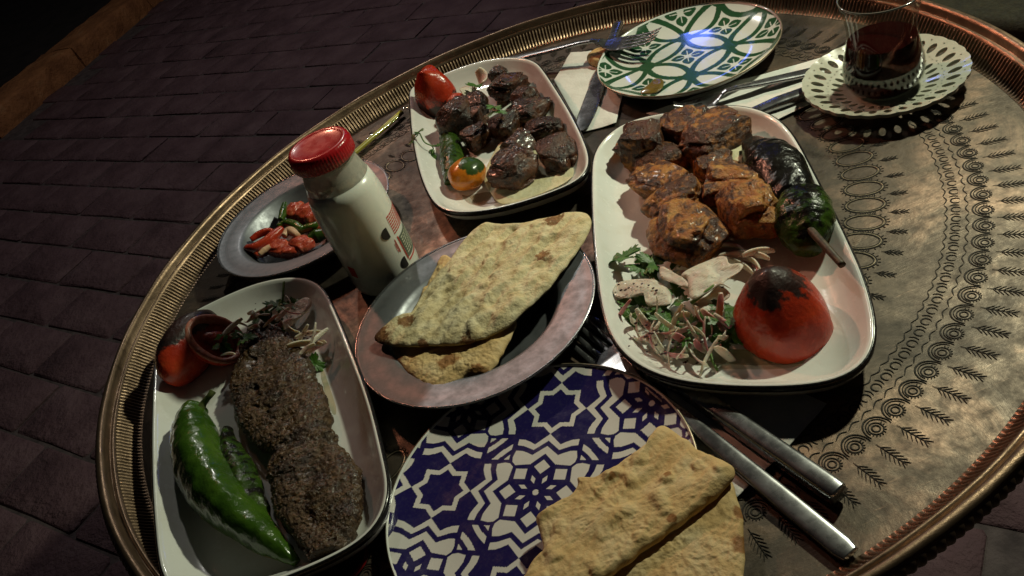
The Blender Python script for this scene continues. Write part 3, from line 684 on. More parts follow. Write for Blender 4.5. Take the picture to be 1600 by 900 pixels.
# ------------------------------------------------------------------ tea glass and pierced saucer
sc_c = np.array([.3486, .5645, 0.])
sau = thing('saucer', sc_c, 'cream pierced porcelain saucer with scalloped edge under the tea glass', 'saucer')
NH = 30
def sau_z(q): return .0045+.0137*np.clip((q-.36)/.64, 0, 1)**1.25
def sau_pt(q, a, up=1):
    sc_r = 1.+.018*np.abs(np.cos(a*NH/2))*np.clip((q-.85)/.15, 0, 1)
    r = .0625*q*sc_r; z = sau_z(np.asarray(q))
    return np.stack([sc_c[0]+r*np.cos(a), sc_c[1]+r*np.sin(a), z-(0 if up else .0030)], -1)
parts = []
def cell(q0, q1, k, off, hole):
    da = 2*math.pi/NH; a0 = (k+off)*da
    m = 32; t = np.linspace(0, 2*math.pi, m, endpoint=False)+.0982
    cx, cy = np.cos(t), np.sin(t); mx = np.maximum(np.abs(cx), np.abs(cy)); bx, by = cx/mx, cy/mx      # square boundary
    def P(x, y, up): return sau_pt((q0+q1)/2+x*(q1-q0)/2, a0+y*da/2, up)
    hx, hy = .66*hole*cx, .56*hole*np.sign(cy)*np.abs(cy)**1.15
    V = np.concatenate([P(bx, by, 1), P((bx+hx)/2, (by+hy)/2, 1), P(hx, hy, 1), P(hx, hy, 0), P((bx+hx)/2, (by+hy)/2, 0), P(bx, by, 0)])
    return V, grid_faces(6, m)
for k in range(NH): parts.append(cell(.70, .945, k, 0, 1.)); parts.append(cell(.46, .70, k, .5, .95))
th = np.linspace(0, 2*math.pi, NH*8, endpoint=False)
def band(qs, ups):
    return loft([sau_pt(np.full(len(th), q), th, u) for q, u in zip(qs, ups)], False, False)
parts.append(band([.945, .97, .99, 1.0, .998, .985, .945], [1, 1, 1, 1, 0, 0, 0]))
V, Fc = loft([sau_pt(np.full(len(th), q), th, u) for q, u in zip([.46, .42, .36, .2, .02, ], [1]*5)], False, True); parts.append((V, Fc))
V, Fc = loft([sau_pt(np.full(len(th), q), th, 0) for q in (.46, .44)]+[np.c_[sc_c[0]+.0255*np.cos(th), sc_c[1]+.0255*np.sin(th), np.full(len(th), .0002)], np.c_[sc_c[0]+.02*np.cos(th), sc_c[1]+.02*np.sin(th), np.full(len(th), .0003)]], False, True); parts.append((V, Fc))
V, Fc = join(parts); o = mk('pierced_dish', V, Fc, MAT['cream_porcelain'], sau, sharp=60)
gl0 = sc_c+np.array([.0, .0, .0046])
gl = thing('tea_glass', gl0, 'tulip shaped glass of dark black tea on the pierced saucer', 'glass')
gp = [(.001, .0004), (.018, .0002), (.0225, .0012), (.0272, .005), (.0302, .011), (.0314, .018), (.0306, .026), (.0284, .036), (.0264, .045), (.0256, .052), (.0262, .060), (.0280, .069), (.0300, .077), (.0308, .081)]
gi = [(.0302, .0812)]
V, Fc = lathe(gp+gi[:1], 96, gl0); mk('glass_wall', V, Fc, MAT['glass'], gl)
V, Fc = lathe([(.0300, .0800), (.0309, .0805), (.0312, .0814), (.0305, .0820), (.0298, .0813), (.0300, .0800)], 96, gl0); mk('rim', V, Fc, noisemat('glass_rim', [(.3, (.10, .10, .09)), (.7, (.14, .14, .12))], 50, rough=(.05, .1), coat=.4), gl)
TZ = .045
ti = [(.001, .0012), (.0175, .0010), (.0220, .0022), (.0267, .0060), (.0296, .0116), (.0308, .018), (.0300, .026), (.0278, .036), (.0258, TZ), (.001, TZ-.0002)]
V, Fc = lathe(ti, 96, gl0, cap0=True, cap1=True); mk('tea', V, Fc, MAT['tea'], gl, sharp=35)

# ------------------------------------------------------------------ napkins, cutlery, straw
def napkin(P, z, label, seed, layers=2, h=.0012):
    X = pxs(P, z)[:, :2]; t = None
    O = []
    for i in range(len(X)):
        a, b = X[i], X[(i+1) % len(X)]
        for s in np.linspace(0, 1, 14, endpoint=False): O.append(a+(b-a)*s)
    O = np.array(O); c = O.mean(0); R = []
    def zz(Q, base): return base+.0012*(fbm(np.c_[Q, Q[:, :1]*0], 45, 3, seed)+.4)
    rings = [(.02, 0), (.5, 0), (.97, 0), (1., .3), (1., .7), (.985, 1), (.8, 1), (.6, 1), (.4, 1), (.2, 1), (.01, 1)]
    for s, u in rings:
        Q = c+(O-c)*s; R.append(np.c_[Q, np.maximum(.0006, zz(Q, z-h/2))+u*h])
    V, Fc = loft(R); return tag(mk('paper_napkin', V, Fc, MAT['paper'], sharp=50), label, 'napkin', 'paper napkins')
napkin([(892, 82), (924, 80), (978, 125), (963, 193), (911, 206), (866, 126)], .002, 'white paper napkin with a knife on it beside the lamb plate', 1)
napkin([(1010, 178), (1150, 128), (1286, 90), (1292, 152), (1205, 192), (1090, 205)], .002, 'white paper napkin under the fork and knife next to the saucer', 2)
napkin([(1030, 585), (1150, 575), (1292, 631), (1216, 716), (1152, 778), (1080, 705)], .002, 'white paper napkin under the chicken plate corner', 3)

def to_world(V, a, b, up=(0, 0, 1)):
    """local x axis runs a->b"""
    a, b = np.asarray(a, float), np.asarray(b, float); X = (b-a)/np.linalg.norm(b-a); Y = np.cross(up, X); Y /= np.linalg.norm(Y); Z = np.cross(X, Y)
    return a+np.asarray(V)@np.array([X, Y, Z])
def bar(xs, ws, ts, zs, m=20, ex=3.):
    """flat bar along x with half widths, half thicknesses and centre heights"""
    u = np.linspace(0, 1, len(xs)); n = 50; U = np.linspace(0, 1, n)
    x, wd, tk, z = (np.interp(U, u, q) for q in (xs, ws, ts, zs)); t = np.linspace(0, 2*math.pi, m, endpoint=False)
    cx = np.sign(np.cos(t))*np.abs(np.cos(t))**(2/ex); cy = np.sign(np.sin(t))*np.abs(np.sin(t))**(2/ex)
    return loft([np.stack([np.full(m, x[i]), cx*wd[i], z[i]+cy*tk[i]], 1) for i in range(n)])
def fork(tip, end, label, wscale=1., arch=.006, group=None, up=(0, 0, 1), hw=.0062):
    tip, end = np.asarray(tip, float), np.asarray(end, float); L = np.linalg.norm(end-tip)
    t = thing('fork', (tip+end)/2-[0, 0, .003], label, 'fork', group)
    k = L/.205
    V, Fc = bar([.068*k, .075*k, .09*k, .12*k, .17*k, .200*k, .2045*k, .205*k], [.0036, .0034, .0036, hw*.8, hw, hw, hw*.8, hw*.4], [.0016, .0017, .0018, .002, .0022, .0022, .002, .001], [arch*.8, arch, arch, arch*.7, arch*.3, .0008, .0008, .0008])
    mk('handle', to_world(V, tip, end, up), Fc, MAT['steel'], t, sharp=60)
    hd = [(.038, .0110, .0014), (.044, .0118, .001), (.052, .0112, .0018), (.060, .0078, .0034), (.066, .0045, arch*.75), (.070, .0036, arch*.82)]
    V, Fc = bar([a*k for a, _, _ in hd], [b*wscale for _, b, _ in hd], [.0010]*6, [c for _, _, c in hd]); h = mk('head', to_world(V, tip, end, up), Fc, MAT['steel'], t, sharp=60)
    for q in range(4):
        y = (-.0090+.0060*q)*wscale
        V, Fc = bar([0, .002*k, .012*k, .028*k, .041*k], [.0006, .0013, .0017*wscale, .0019*wscale, .0023*wscale], [.0005, .0008, .0009, .001, .001], [.0062, .0052, .0024, .0012, .0012], 10)
        V[:, 1] += y; mk('tine', to_world(V, tip, end, up), Fc, MAT['steel'], h, sharp=60)
    return t
def knife(bt, end, label, bl=.10, hw=.0062, ht=.0048, bw=.0095, group=None, up=(0, 0, 1)):
    bt, end = np.asarray(bt, float), np.asarray(end, float); L = np.linalg.norm(end-bt)
    t = thing('knife', (bt+end)/2-[0, 0, .003], label, 'knife', group)
    V, Fc = bar([bl*L, bl*L+.006, bl*L+.03, L-.006, L-.001, L], [.0045, hw*.85, hw, hw, hw*.95, hw*.8], [.0016, ht*.7, ht, ht, ht*.95, ht*.8], [.001, .002, ht*.7, ht*.7, ht*.7, ht*.7], 24, 3.5); mk('handle', to_world(V, bt, end, up), Fc, MAT['steel'], t, sharp=60)
    V, Fc = bar([0, .006, .03, bl*L*.8, bl*L+.001], [.002, bw*.7, bw, bw*.95, .0045], [.0004, .0007, .0009, .0011, .0016], [.0012, .001, .001, .001, .001]); mk('blade', to_world(V, bt, end, up), Fc, MAT['steel'], t, sharp=40)
    return t
fork(px(884, 505, .006), px(1331, 869, .0032), 'steel fork with flat handle lying under the navy patterned plate edge', 1.15, .004, hw=.0064)
knife(px(905, 497, .003), px(1314, 781, .0042), 'steel knife with thick rounded handle lying on the napkin under the chicken plate', .47, .0062, .0058)
fork(px(1031, 60, .0205), px(770, 100, .012), 'steel fork resting across the green patterned plate', 1.25, .009)
fork(px(1056, 176, .006), px(1282, 110, .0045), 'steel fork on the napkin tucked under the saucer', 1.05, .007)
knife(px(1085, 212, .004), px(1282, 143, .0035), 'steel knife on the napkin tucked under the saucer', .40, .0068, .0045, bw=.009)
knife(px(908, 206, .004), px(968, 40, .004), 'steel knife on the napkin with its handle under the green patterned plate', .60, .006, .004, bw=.0095)

st = thing('drinking_straw', px(590, 205, 0), 'yellow drinking straw in a clear wrapper behind the bottle', 'straw')
a, b = px(528, 262, .0052), px(628, 175, .0052)
V, Fc = sweep([a, (a+b)/2, b], [.0030]*3, [.0030]*3, 16, 12); mk('straw', V, Fc, MAT['straw'], st)
b2 = px(637, 165, .0052); V, Fc = sweep([a, (a+b)/2, b, b+(b2-b)*.5, b2], [.0043, .0044, .0042, .0048, .0058], [.0043, .0043, .004, .002, .0006], 16, 30); mk('wrapper', V, Fc, MAT['wrap'], st)
rp = [px(x, y, .0035) for x, y in ((540, 912), (556, 896), (568, 880), (573, 866), (572, 855))]
V, Fc = sweep(rp, [.0012]*5, [.0016]*5, 12, 30); tag(mk('red_strip', V, Fc, MAT['red_cap']), 'thin red plastic strip curled beside the minced kebab plate', 'plastic strip')

# ------------------------------------------------------------------ breads
def bread(P, z, th, name, mat, label, seed, bumps=(.0030, .0013), zfun=None, charspots=(), edge=.0, rings=70, n=380, cat='bread', group=None, sx=1., dimple=True, ex=9, dirv=None):
    O = crom(pxs(P, z)[:, :2], 150, True); O = O+.0012*np.stack([fbm(np.c_[O, O[:, :1]*0], 160, 3, seed+k) for k in (31, 37)], 1)
    dv = np.array([.5, .86]) if dirv is None else np.asarray(dirv, float); dv /= np.linalg.norm(dv); pv = np.array([-dv[1], dv[0]])
    def zt(Q):
        W = np.c_[Q[:, :2]@dv*.38, Q[:, :2]@pv, Q[:, 2]]
        v = bumps[0]*fbm(W, 50, 2, seed)+bumps[1]*fbm(W, 130, 2, seed+5)+.0005*fbm(Q, 420, 2, seed+6)
        if dimple: v = v-bumps[1]*2.2*np.clip(fbm(W, 115, 1, seed+9)-.15, 0, 1)+.0016*np.clip(fbm(Q, 110, 1, seed+12)-.3, 0, 1)*2
        return v
    V, Fc = slab(O, z-th*.6, th, rings, n, zt, ex, zfun)
    c = O.mean(0)
    q = fbm(np.c_[V[:, :2], V[:, 2]*0], 60, 3, seed+2)
    mk_ = .04+.2*q
    d = None
    for (x, y, r) in charspots:
        p = px(x, y, z); mk_ = np.maximum(mk_, 1.15-np.hypot(V[:, 0]-p[0], V[:, 1]-p[1])/r*.65)
    o = mk(name, V, Fc, MAT[mat], attrs={'mask': np.clip(mk_, 0, 1)})
    return tag(o, label, cat, group)
def C4(L, o=(550, 320), s=2.813): return [(o[0]+a/s, o[1]+b/s) for a, b in L]
def tilt(p0, g): return lambda X: (X-np.asarray(p0)[:2])@np.asarray(g)
# dish bread: folded lower piece, a thin layer, then the big upper piece
bread(C4([(172, 625), (195, 680), (240, 738), (300, 785), (372, 806), (430, 796), (500, 752), (560, 745), (602, 732), (650, 660), (690, 590), (720, 500), (640, 480), (450, 520), (250, 560)]), .0185, .007, 'flatbread', 'bread2', 'folded flatbread piece tucked beneath the big blistered piece in the metal dish', 11, (.0022, .0008), charspots=((748, 586, .007), (700, 568, .008)), dirv=(1, .2))
bread(C4([(395, 222), (440, 236), (540, 300), (560, 420), (420, 520), (270, 490), (285, 430), (345, 320)]), .0205, .004, 'flatbread', 'bread2', 'thin flatbread layer peeking out at the edge of the metal dish', 12, (.0012, .0006))
bread(C4([(97, 585), (112, 558), (188, 502), (240, 482), (296, 410), (350, 330), (440, 218), (508, 132), (572, 78), (650, 76), (760, 70), (880, 46), (1000, 24), (1040, 42), (1046, 92), (1002, 172), (930, 272), (850, 372), (762, 452), (682, 522), (592, 572), (482, 604), (352, 612), (222, 614), (122, 602)]), .0275, .0075, 'flatbread', 'bread', 'large blistered flatbread with charred corners lying across the metal dish', 13, (.0034, .0024), charspots=((586, 522, .010), (600, 528, .006), (866, 346, .0075), (850, 400, .006), (636, 504, .0065), (660, 536, .004), (730, 535, .006)), dirv=(1, .75))
C6 = lambda L: C4(L, (590, 560), 2.647)
bread(C6([(1462, 508), (1490, 600), (1514, 700), (1518, 900), (1480, 1010), (1150, 1060), (880, 1000), (930, 890), (1100, 790), (1330, 620), (1420, 520)]), .013, .0055, 'flatbread', 'bread2', 'smooth golden flatbread piece beneath the torn piece on the navy plate', 21, (.0016, .0005), dimple=False, charspots=((1158, 800, .004), (1160, 850, .005)))
bread(C6([(650, 650), (720, 602), (800, 556), (825, 520), (822, 490), (860, 488), (900, 482), (1000, 428), (1080, 372), (1148, 330), (1142, 300), (1178, 268), (1230, 300), (1284, 336), (1330, 372), (1440, 420), (1476, 462), (1420, 545), (1300, 640), (1150, 752), (1000, 860), (900, 930), (780, 1010), (640, 1010), (560, 960), (600, 895), (640, 832), (680, 788), (672, 730), (664, 690)]), .021, .0080, 'flatbread', 'bread2', 'torn folded flatbread piece lying on top on the navy plate', 22, (.0030, .0009), dimple=True, dirv=(1, .55), charspots=((1045, 745, .003), (960, 746, .002), (1050, 813, .0025)))
# sheets of lavash under the meat
def lav(P, z, label, seed):
    O = pxs(P, z)[:, :2]
    V, Fc = slab(O, z-.0008, .0016, 20, 160, lambda Q: .0016*fbm(Q, 60, 3, seed), 8)
    return tag(mk('lavash', V, Fc, MAT['lavash']), label, 'lavash')
C3 = lambda L: C4(L, (620, 70), 3.216)
C5 = lambda L: C4(L, (910, 150), 1.915)
lav(C3([(440, 640), (470, 740), (522, 800), (600, 790), (700, 758), (832, 700), (905, 640), (920, 600), (860, 480), (790, 360), (752, 292), (700, 330), (560, 430)]), .0085, 'pale lavash sheet under the lamb cubes', 31)
lav(C5([(395, 75), (425, 40), (445, 28), (462, 70), (475, 130), (485, 200), (470, 260), (400, 250), (370, 160)]), .019, 'pale lavash corner sticking up behind the chicken cubes', 32)

# ------------------------------------------------------------------ meats
def chunk(x, y, rx, ry, zfloor, name, mat, label, cat, group, seed, rough=.16, boxy=.78, fine=.05, ang=0., lift=0., creases=3, char=.42):
    S, Fc = SPH; p0 = px(x, y, zfloor+.012); s = ppm(p0); a, hz, b = rx*s, .80*ry*s, 1.25*ry*s
    p, e1, e2 = frame_at(x, y, zfloor+hz*.92+lift)
    D = np.sign(S)*np.abs(S)**boxy; D = D/np.linalg.norm(D, axis=1, keepdims=True)**.35
    off = np.array([seed*3.7, seed*1.3, seed*.7])
    k = 1+rough*fbm(S+off, 1.5, 2, seed)*1.3+fine*fbm(S+off, 6, 3, seed+3)
    rs = np.random.RandomState(seed)
    for _ in range(creases):
        n = rs.normal(size=3); n /= np.linalg.norm(n); dd = S@n-rs.uniform(-.5, .5)+.15*fbm(S+off, 3, 2, seed+8)
        k -= .10*np.exp(-(dd/.07)**2)
    ca, sa = math.cos(ang), math.sin(ang); E1, E2 = e1*ca+e2*sa, -e1*sa+e2*ca
    Q = D*k[:, None]
    for _ in range(9):
        n = rs.normal(size=3); n /= np.linalg.norm(n); ex_ = np.maximum(0, Q@n-rs.uniform(.72, .95)); Q = Q-np.outer(ex_*.8, n)
    dr = rs.normal(size=3); dr /= np.linalg.norm(dr); Wd = (Q+off)-np.outer((Q+off)@dr, dr)*.65
    Q = Q*(1+.045*(.4-np.abs(fbm(Wd, 5, 3, seed+4)))+.02*fbm(Wd, 14, 2, seed+5))[:, None]
    V = p+np.outer(Q[:, 0]*a, E1)+np.outer(Q[:, 1]*b, E2)+np.outer(Q[:, 2]*hz, [0, 0, 1.])
    V[:, 2] = np.maximum(V[:, 2], zfloor+lift-.0006)
    mask = char+.38*fbm(S+off, 1.6, 3, seed+21)+.16*D[:, 2]
    return tag(mk(name, V, Fc, MAT[mat], attrs={'mask': np.clip(mask, 0, 1)}), label, cat, group)
ZP = .0050
def z3(L): return [(620+a/3.216, 70+b/3.216, c/3.216, d/3.216) for a, b, c, d in L]
lamb = z3([(515, 142, 48, 36), (560, 205, 88, 66), (648, 262, 72, 56), (665, 338, 95, 62), (735, 425, 92, 66), (800, 530, 90, 82), (868, 560, 60, 44), (300, 372, 90, 84), (402, 318, 66, 82), (402, 456, 62, 62), (545, 398, 84, 66), (612, 505, 84, 66), (590, 628, 102, 92)])
ORD = ('nearest', 'second', 'third', 'fourth', 'fifth', 'sixth', 'seventh')
lamb_row = {6: (0, 0), 5: (0, 1), 4: (0, 2), 3: (0, 3), 2: (0, 4), 1: (0, 5), 0: (0, 6), 12: (1, 0), 11: (1, 1), 10: (1, 2), 9: (1, 3), 8: (1, 4), 7: (1, 5)}
chick_row = {7: (0, 0), 6: (0, 1), 5: (0, 2), 1: (0, 3), 0: (0, 4), 9: (1, 0), 8: (1, 1), 4: (1, 2), 3: (1, 3), 2: (1, 4)}
def row_label(kind, row, anchor, names, i):
    r, k = row[i]; return '%s, %s from %s in the row %s' % (kind, ORD[k], anchor, names[r])
for i, (x, y, rx, ry) in enumerate(lamb):
    chunk(x, y, rx*1.16, ry*1.12, ZP+.001, 'lamb_cube', 'lamb', row_label('dark grilled lamb cube', lamb_row, 'the lavash edge', ('by the napkin', 'by the orange pepper'), i), 'meat', 'grilled lamb cubes', 50+i, .26, .62, .07, random.uniform(-.5, .5))
def z5(L): return [(910+a/1.915, 150+b/1.915, c/1.915, d/1.915) for a, b, c, d in L]
chick = z5([(180, 140, 70, 62), (235, 185, 88, 48), (305, 100, 72, 58), (395, 130, 74, 74), (392, 215, 62, 46), (240, 262, 106, 56), (275, 318, 92, 62), (318, 418, 110, 76), (455, 275, 92, 72), (492, 345, 76, 82)])
for i, (x, y, rx, ry) in enumerate(chick):
    chunk(x, y, rx*1.16, ry*1.14, ZP, 'chicken_cube', 'chicken', row_label('grilled chicken cube', chick_row, 'the onion salad', ('by the plain rim', 'by the peppers'), i), 'meat', 'grilled chicken cubes', 80+i, .26, .62, .08, random.uniform(-.5, .5), char=.60-.030*i)
C1 = lambda a, b: (140+a/1.875, 420+b/1.875)
def kofte(path, hw, label, seed, hh=.0085):
    P = np.array([px(*C1(a, b), ZP+hh) for a, b in path]); s = ppm(P[len(P)//2])/1.875
    ra = np.array(hw)*s; rb = np.minimum(hh, ra*.75)
    V, Fc = sweep(P, ra, rb, 230, 170, ex=3.6)
    n = 170*230; c = crom(P, 170); cc = np.repeat(c, 230, 0); D = V[:n]-cc; D /= np.linalg.norm(D, axis=1, keepdims=True)+1e-9
    g = np.abs(fbm(V[:n], 330, 2, seed)); g2 = fbm(V[:n], 520, 2, seed+3)
    disp = .0050*fbm(V[:n], 48, 3, seed+1)+.0030*(.35-g)+.0008*g2-.0055*np.clip(fbm(V[:n], 75, 2, seed+6)-.30, 0, 1)*3
    V[:n] += D*disp[:, None]; V[n] = V[:230].mean(0); V[n+1] = V[n-230:n].mean(0)
    V[:, 2] = np.maximum(V[:, 2], ZP-.0004)
    return tag(mk('minced_kebab', V, Fc, MAT['kofte']), label, 'kebab', 'minced kebab pieces')
kofte([(505, 188), (508, 205), (520, 280), (545, 360), (585, 430), (622, 480), (640, 502)], [66, 92, 118, 124, 118, 108, 70], 'minced kebab piece next to the onion and cut tomato', 101)
kofte([(600, 500), (618, 530), (652, 600), (682, 675), (700, 745), (704, 815), (702, 848)], [80, 112, 126, 126, 112, 92, 45], 'minced kebab piece at the end away from the tomato', 102, .0092)

# ------------------------------------------------------------------ peppers and tomatoes
def pepper(path, ws, zc, mat, label, seed, stem=None, masker=None, lob=.06, nl=3, name='pepper', flat=.92):
    """path px, ws = full widths px"""
    P = np.array([px(x, y, zc if np.isscalar(zc) else zc[i]) for i, (x, y) in enumerate(path)]); s = ppm(P.mean(0))
    ra = np.array(ws)/2*s
    ph = seed*.7
    V, Fc = sweep(P, ra, ra*flat, 56, 110, lobes=lambda u, t: 1+lob*np.sin(nl*t+ph+u*1.2)+.025*np.sin(2*t-u*5+ph))
    n = 110*56; c = np.repeat(crom(P, 110), 56, 0); D = V[:n]-c; D /= np.linalg.norm(D, axis=1, keepdims=True)+1e-9
    V[:n] += D*(.0016*fbm(V[:n], 70, 3, seed)+.0005*fbm(V[:n], 220, 2, seed+4))[:, None]
    V[n] = V[:56].mean(0); V[n+1] = V[n-56:n].mean(0)
    u = np.r_[np.repeat(np.linspace(0, 1, 110), 56), 0, 1]; Dn = np.r_[D, D[:1], D[-1:]]
    mask = masker(V, u, Dn) if masker else .2+.3*fbm(V, 60, 3, seed+7)
    t = thing(name, (V[:, 0].mean(), V[:, 1].mean(), V[:, 2].min()), label, 'pepper')
    mk('flesh', V, Fc, MAT[mat], t, attrs={'mask': np.clip(mask, 0, 1)})
    if stem:
        Q = [px(x, y, z) for x, y, z, _ in stem]; V, Fc = sweep(Q, [r for *_, r in stem], [r for *_, r in stem], 14, 30); mk('stem', V, Fc, MAT['stem'], t)
    return t
pth = [C1(a, b) for a, b in ((312, 408), (300, 432), (300, 480), (318, 550), (352, 625), (408, 695), (478, 758), (545, 812), (590, 846), (606, 862))]
pepper(pth, [q/1.875 for q in (84, 134, 152, 158, 156, 148, 128, 102, 70, 28)], [.024, .024, .024, .0235, .022, .021, .018, .015, .012, .0105], 'pepper', 'long glossy green pepper curving along the edge of the kebab plate', 3,
       stem=[(*C1(322, 415), .026, .0042), (*C1(335, 392), .029, .0026), (*C1(352, 372), .032, .0022), (*C1(362, 358), .033, .0026)],
       masker=lambda V, u, D: .05+.62*np.clip(-(D[:, 0]*.75+D[:, 2]*.62+.35), 0, 1)*np.clip((u-.15)*3, 0, 1)*1.6+.08*fbm(V, 80, 3, 4))
pepper([C1(a, b) for a, b in ((400, 470), (405, 520), (440, 600), (480, 690), (520, 760), (545, 800))], [q/1.875 for q in (30, 78, 92, 84, 62, 14)], [.015, .016, .017, .016, .013, .010], 'pepper_dark', 'green pepper coloured dark for shade, tucked between the kebab and the long pepper', 5, masker=lambda V, u, D: .42+.4*fbm(V, 60, 3, 8))  # char mask darkens this pepper all over, standing in for shade
K5 = lambda a, b: (910+a/1.915, 150+b/1.915)
chm = lambda k: (lambda V, u, D: np.clip(k+.55*D[:, 2]-.25*(u-.5)+.25*fbm(V, 70, 3, 9), 0, 1))
pepper([K5(*q) for q in ((505, 148), (530, 170), (575, 215), (620, 280), (652, 335), (668, 362))], [q/1.915 for q in (70, 128, 158, 150, 128, 60)], [.020, .021, .023, .022, .020, .018], 'pepper_dark', 'blackened long pepper on the chicken plate', 8, masker=chm(.50))
pp = pepper([K5(*q) for q in ((655, 282), (660, 310), (664, 350), (668, 395), (672, 440), (674, 466))], [q/1.915 for q in (60, 138, 168, 170, 140, 70)], [.026, .026, .025, .023, .021, .019], 'pepper_dark', 'round green charred pepper pierced by a skewer beside the grilled tomato', 9, masker=chm(.08))
V, Fc = sweep([px(*K5(668, 385), .030), px(*K5(720, 442), .034), px(*K5(778, 506), .034)], [.0028, .0026, .0024], [.0028, .0026, .0022], 14, 30)
tag(mk('skewer', V, Fc, MAT['skewer']), 'burnt wooden skewer end poking out of the round pepper', 'skewer')
K3 = lambda a, b: (620+a/3.216, 70+b/3.216)
pepper([K3(*q) for q in ((245, 412), (255, 450), (272, 520), (275, 590), (268, 650), (258, 695))], [q/3.216 for q in (40, 92, 122, 124, 104, 40)], [.013]*6, 'pepper_dark', 'flattened dark green grilled pepper beside the lamb cubes', 12, masker=lambda V, u, D: .25+.5*fbm(V, 70, 3, 2), flat=.6)

def tomato(x, y, rx, ry, zf, name, label, masker, mat='tomato', seed=1, cat='tomato', squash=.9, bfac=1.2, wrinkle=.012, tiltv=None):
    S, Fc = SPH; p0 = px(x, y, zf+.015); s = ppm(p0); a, hz, b = rx*s, squash*ry*s, bfac*ry*s
    p, e1, e2 = frame_at(x, y, zf+hz*.88)
    k = 1+.05*fbm(S, 1.3, 2, seed)+.03*np.cos(5*np.arctan2(S[:, 1], S[:, 0])+seed)*(1-np.abs(S[:, 2]))+wrinkle*fbm(S*np.array([1, 1, .35]), 9, 3, seed+2)
    V = p+np.outer(S[:, 0]*k*a, e1)+np.outer(S[:, 1]*k*b, e2)+np.outer(S[:, 2]*k*hz, [0, 0, 1.])
    V[:, 2] = np.maximum(V[:, 2], zf-.0004)
    return tag(mk(name, V, Fc, MAT[mat], attrs={'mask': np.clip(masker(S, V), 0, 1)}), label, cat)
dirn = lambda v: np.array(v)/np.linalg.norm(v)
def cap_mask(d, lo, hi, seed): return lambda S, V: (S@dirn(d)-lo)/(hi-lo)+.30*fbm(S, 2.2, 3, seed)
def dome(x, y, R, hh, zf, label, seed, lean=(0, 0), dep=.95):
    p, e1, e2 = frame_at(x, y, zf); n, m = 60, 72; tt = np.linspace(0, 2*math.pi, m, endpoint=False); rings = []
    for v in np.linspace(0, 1, n)**.9:
        v = min(v, .9985); r = R*(1-v**1.75)**.62*(1-.05*(1-v)**4); k = 1+.035*np.cos(3*tt+seed)+.02*np.cos(5*tt+1)
        k = np.where(np.sin(tt) < 0, k, k*dep); c = p+e1*lean[0]*v+e2*lean[1]*v
        rings.append(c+np.outer(np.cos(tt)*r*k, e1)+np.outer(np.sin(tt)*r*k, e2)+[0, 0, hh*v])
    V, Fc = loft(rings); W = np.stack([(V-p)@e1, (V-p)@e2, (V[:, 2]-zf)*.35], 1); V[:, :2] += (.0006*fbm(W, 160, 3, seed))[:, None]
    V[:, 2] = np.maximum(V[:, 2]+.0012*fbm(V, 60, 2, seed+1), zf-.0004)
    msk = .5+((V[:, 2]-zf)/hh-.74)*1.9+.20*fbm(V, 75, 3, seed)
    return tag(mk('grilled_tomato', V, Fc, MAT['tomato'], attrs={'mask': np.clip(msk, 0, 1)}), label, 'tomato')
dome(1226, 512, .0315, .0455, ZP, 'grilled red tomato half with charred top beside the onion salad', 4, (-.004, .004))
tomato(*C1(292, 228), 62/1.875, 108/1.875, ZP, 'grilled_tomato', 'whole red tomato with blackened side beside the kebab and its rim', cap_mask((-.30, .62, .72), -.15, .45, 5), seed=6, squash=.78)
# cut tomato half: skin shell, rim and wet flesh
ct = px(*C1(372, 205), .027); rt_ = .0225
cn = dirn([.66, -.40, .64]); e_a = dirn(np.cross([0, 0, 1.], cn)); e_b = np.cross(cn, e_a)
t = thing('cut_tomato', (ct[0], ct[1], ZP), 'cut tomato half with its flesh showing next to the blackened tomato', 'tomato')
rings = []
tt = np.linspace(0, 2*math.pi, 48, endpoint=False)
for al in np.linspace(.05, 1.0, 12): 
    A = al*math.pi/2; rings.append(ct-cn*math.cos(A)*rt_*.9+np.outer(np.cos(tt)*math.sin(A)*rt_*.95, e_a)+np.outer(np.sin(tt)*math.sin(A)*rt_*1.18, e_b))
V, Fc = loft(rings, True, False); V[:, 2] = np.maximum(V[:, 2], ZP); mk('skin', V, Fc, MAT['tomato'], t, attrs={'mask': np.full(len(V), .15)})
def tring(L):
    R_ = []
    for q, dp, lob in L:
        kk = 1+lob*np.cos(3*tt+.5)
        R_.append(ct+np.outer(dp+.0006*fbm(np.c_[np.cos(tt)*q*3, np.sin(tt)*q*3, tt*0], 2, 2, 3), cn)+np.outer(np.cos(tt)*q*kk*rt_*.95, e_a)+np.outer(np.sin(tt)*q*kk*rt_*1.18, e_b))
    return R_
V, Fc = loft(tring([(1., 0, 0), (.98, .0012, 0), (.92, .0018, 0), (.84, .0016, .0), (.74, .0008, .05), (.69, -.0035, .09)]), False, False); V[:, 2] = np.maximum(V[:, 2], ZP+.0006)
mk('flesh_wall', V, Fc, MAT['tomato_pale'], t)
V, Fc = loft(tring([(.74, -.0030, .09), (.66, -.0028, .10), (.56, -.0010, .16), (.42, -.0016, .2), (.30, .0004, .1), (.2, .0014, 0), (.04, .0018, 0)]), False, True); V[:, 2] = np.maximum(V[:, 2], ZP+.0006)
mk('seed_core', V, Fc, MAT['tomato_flesh'], t)
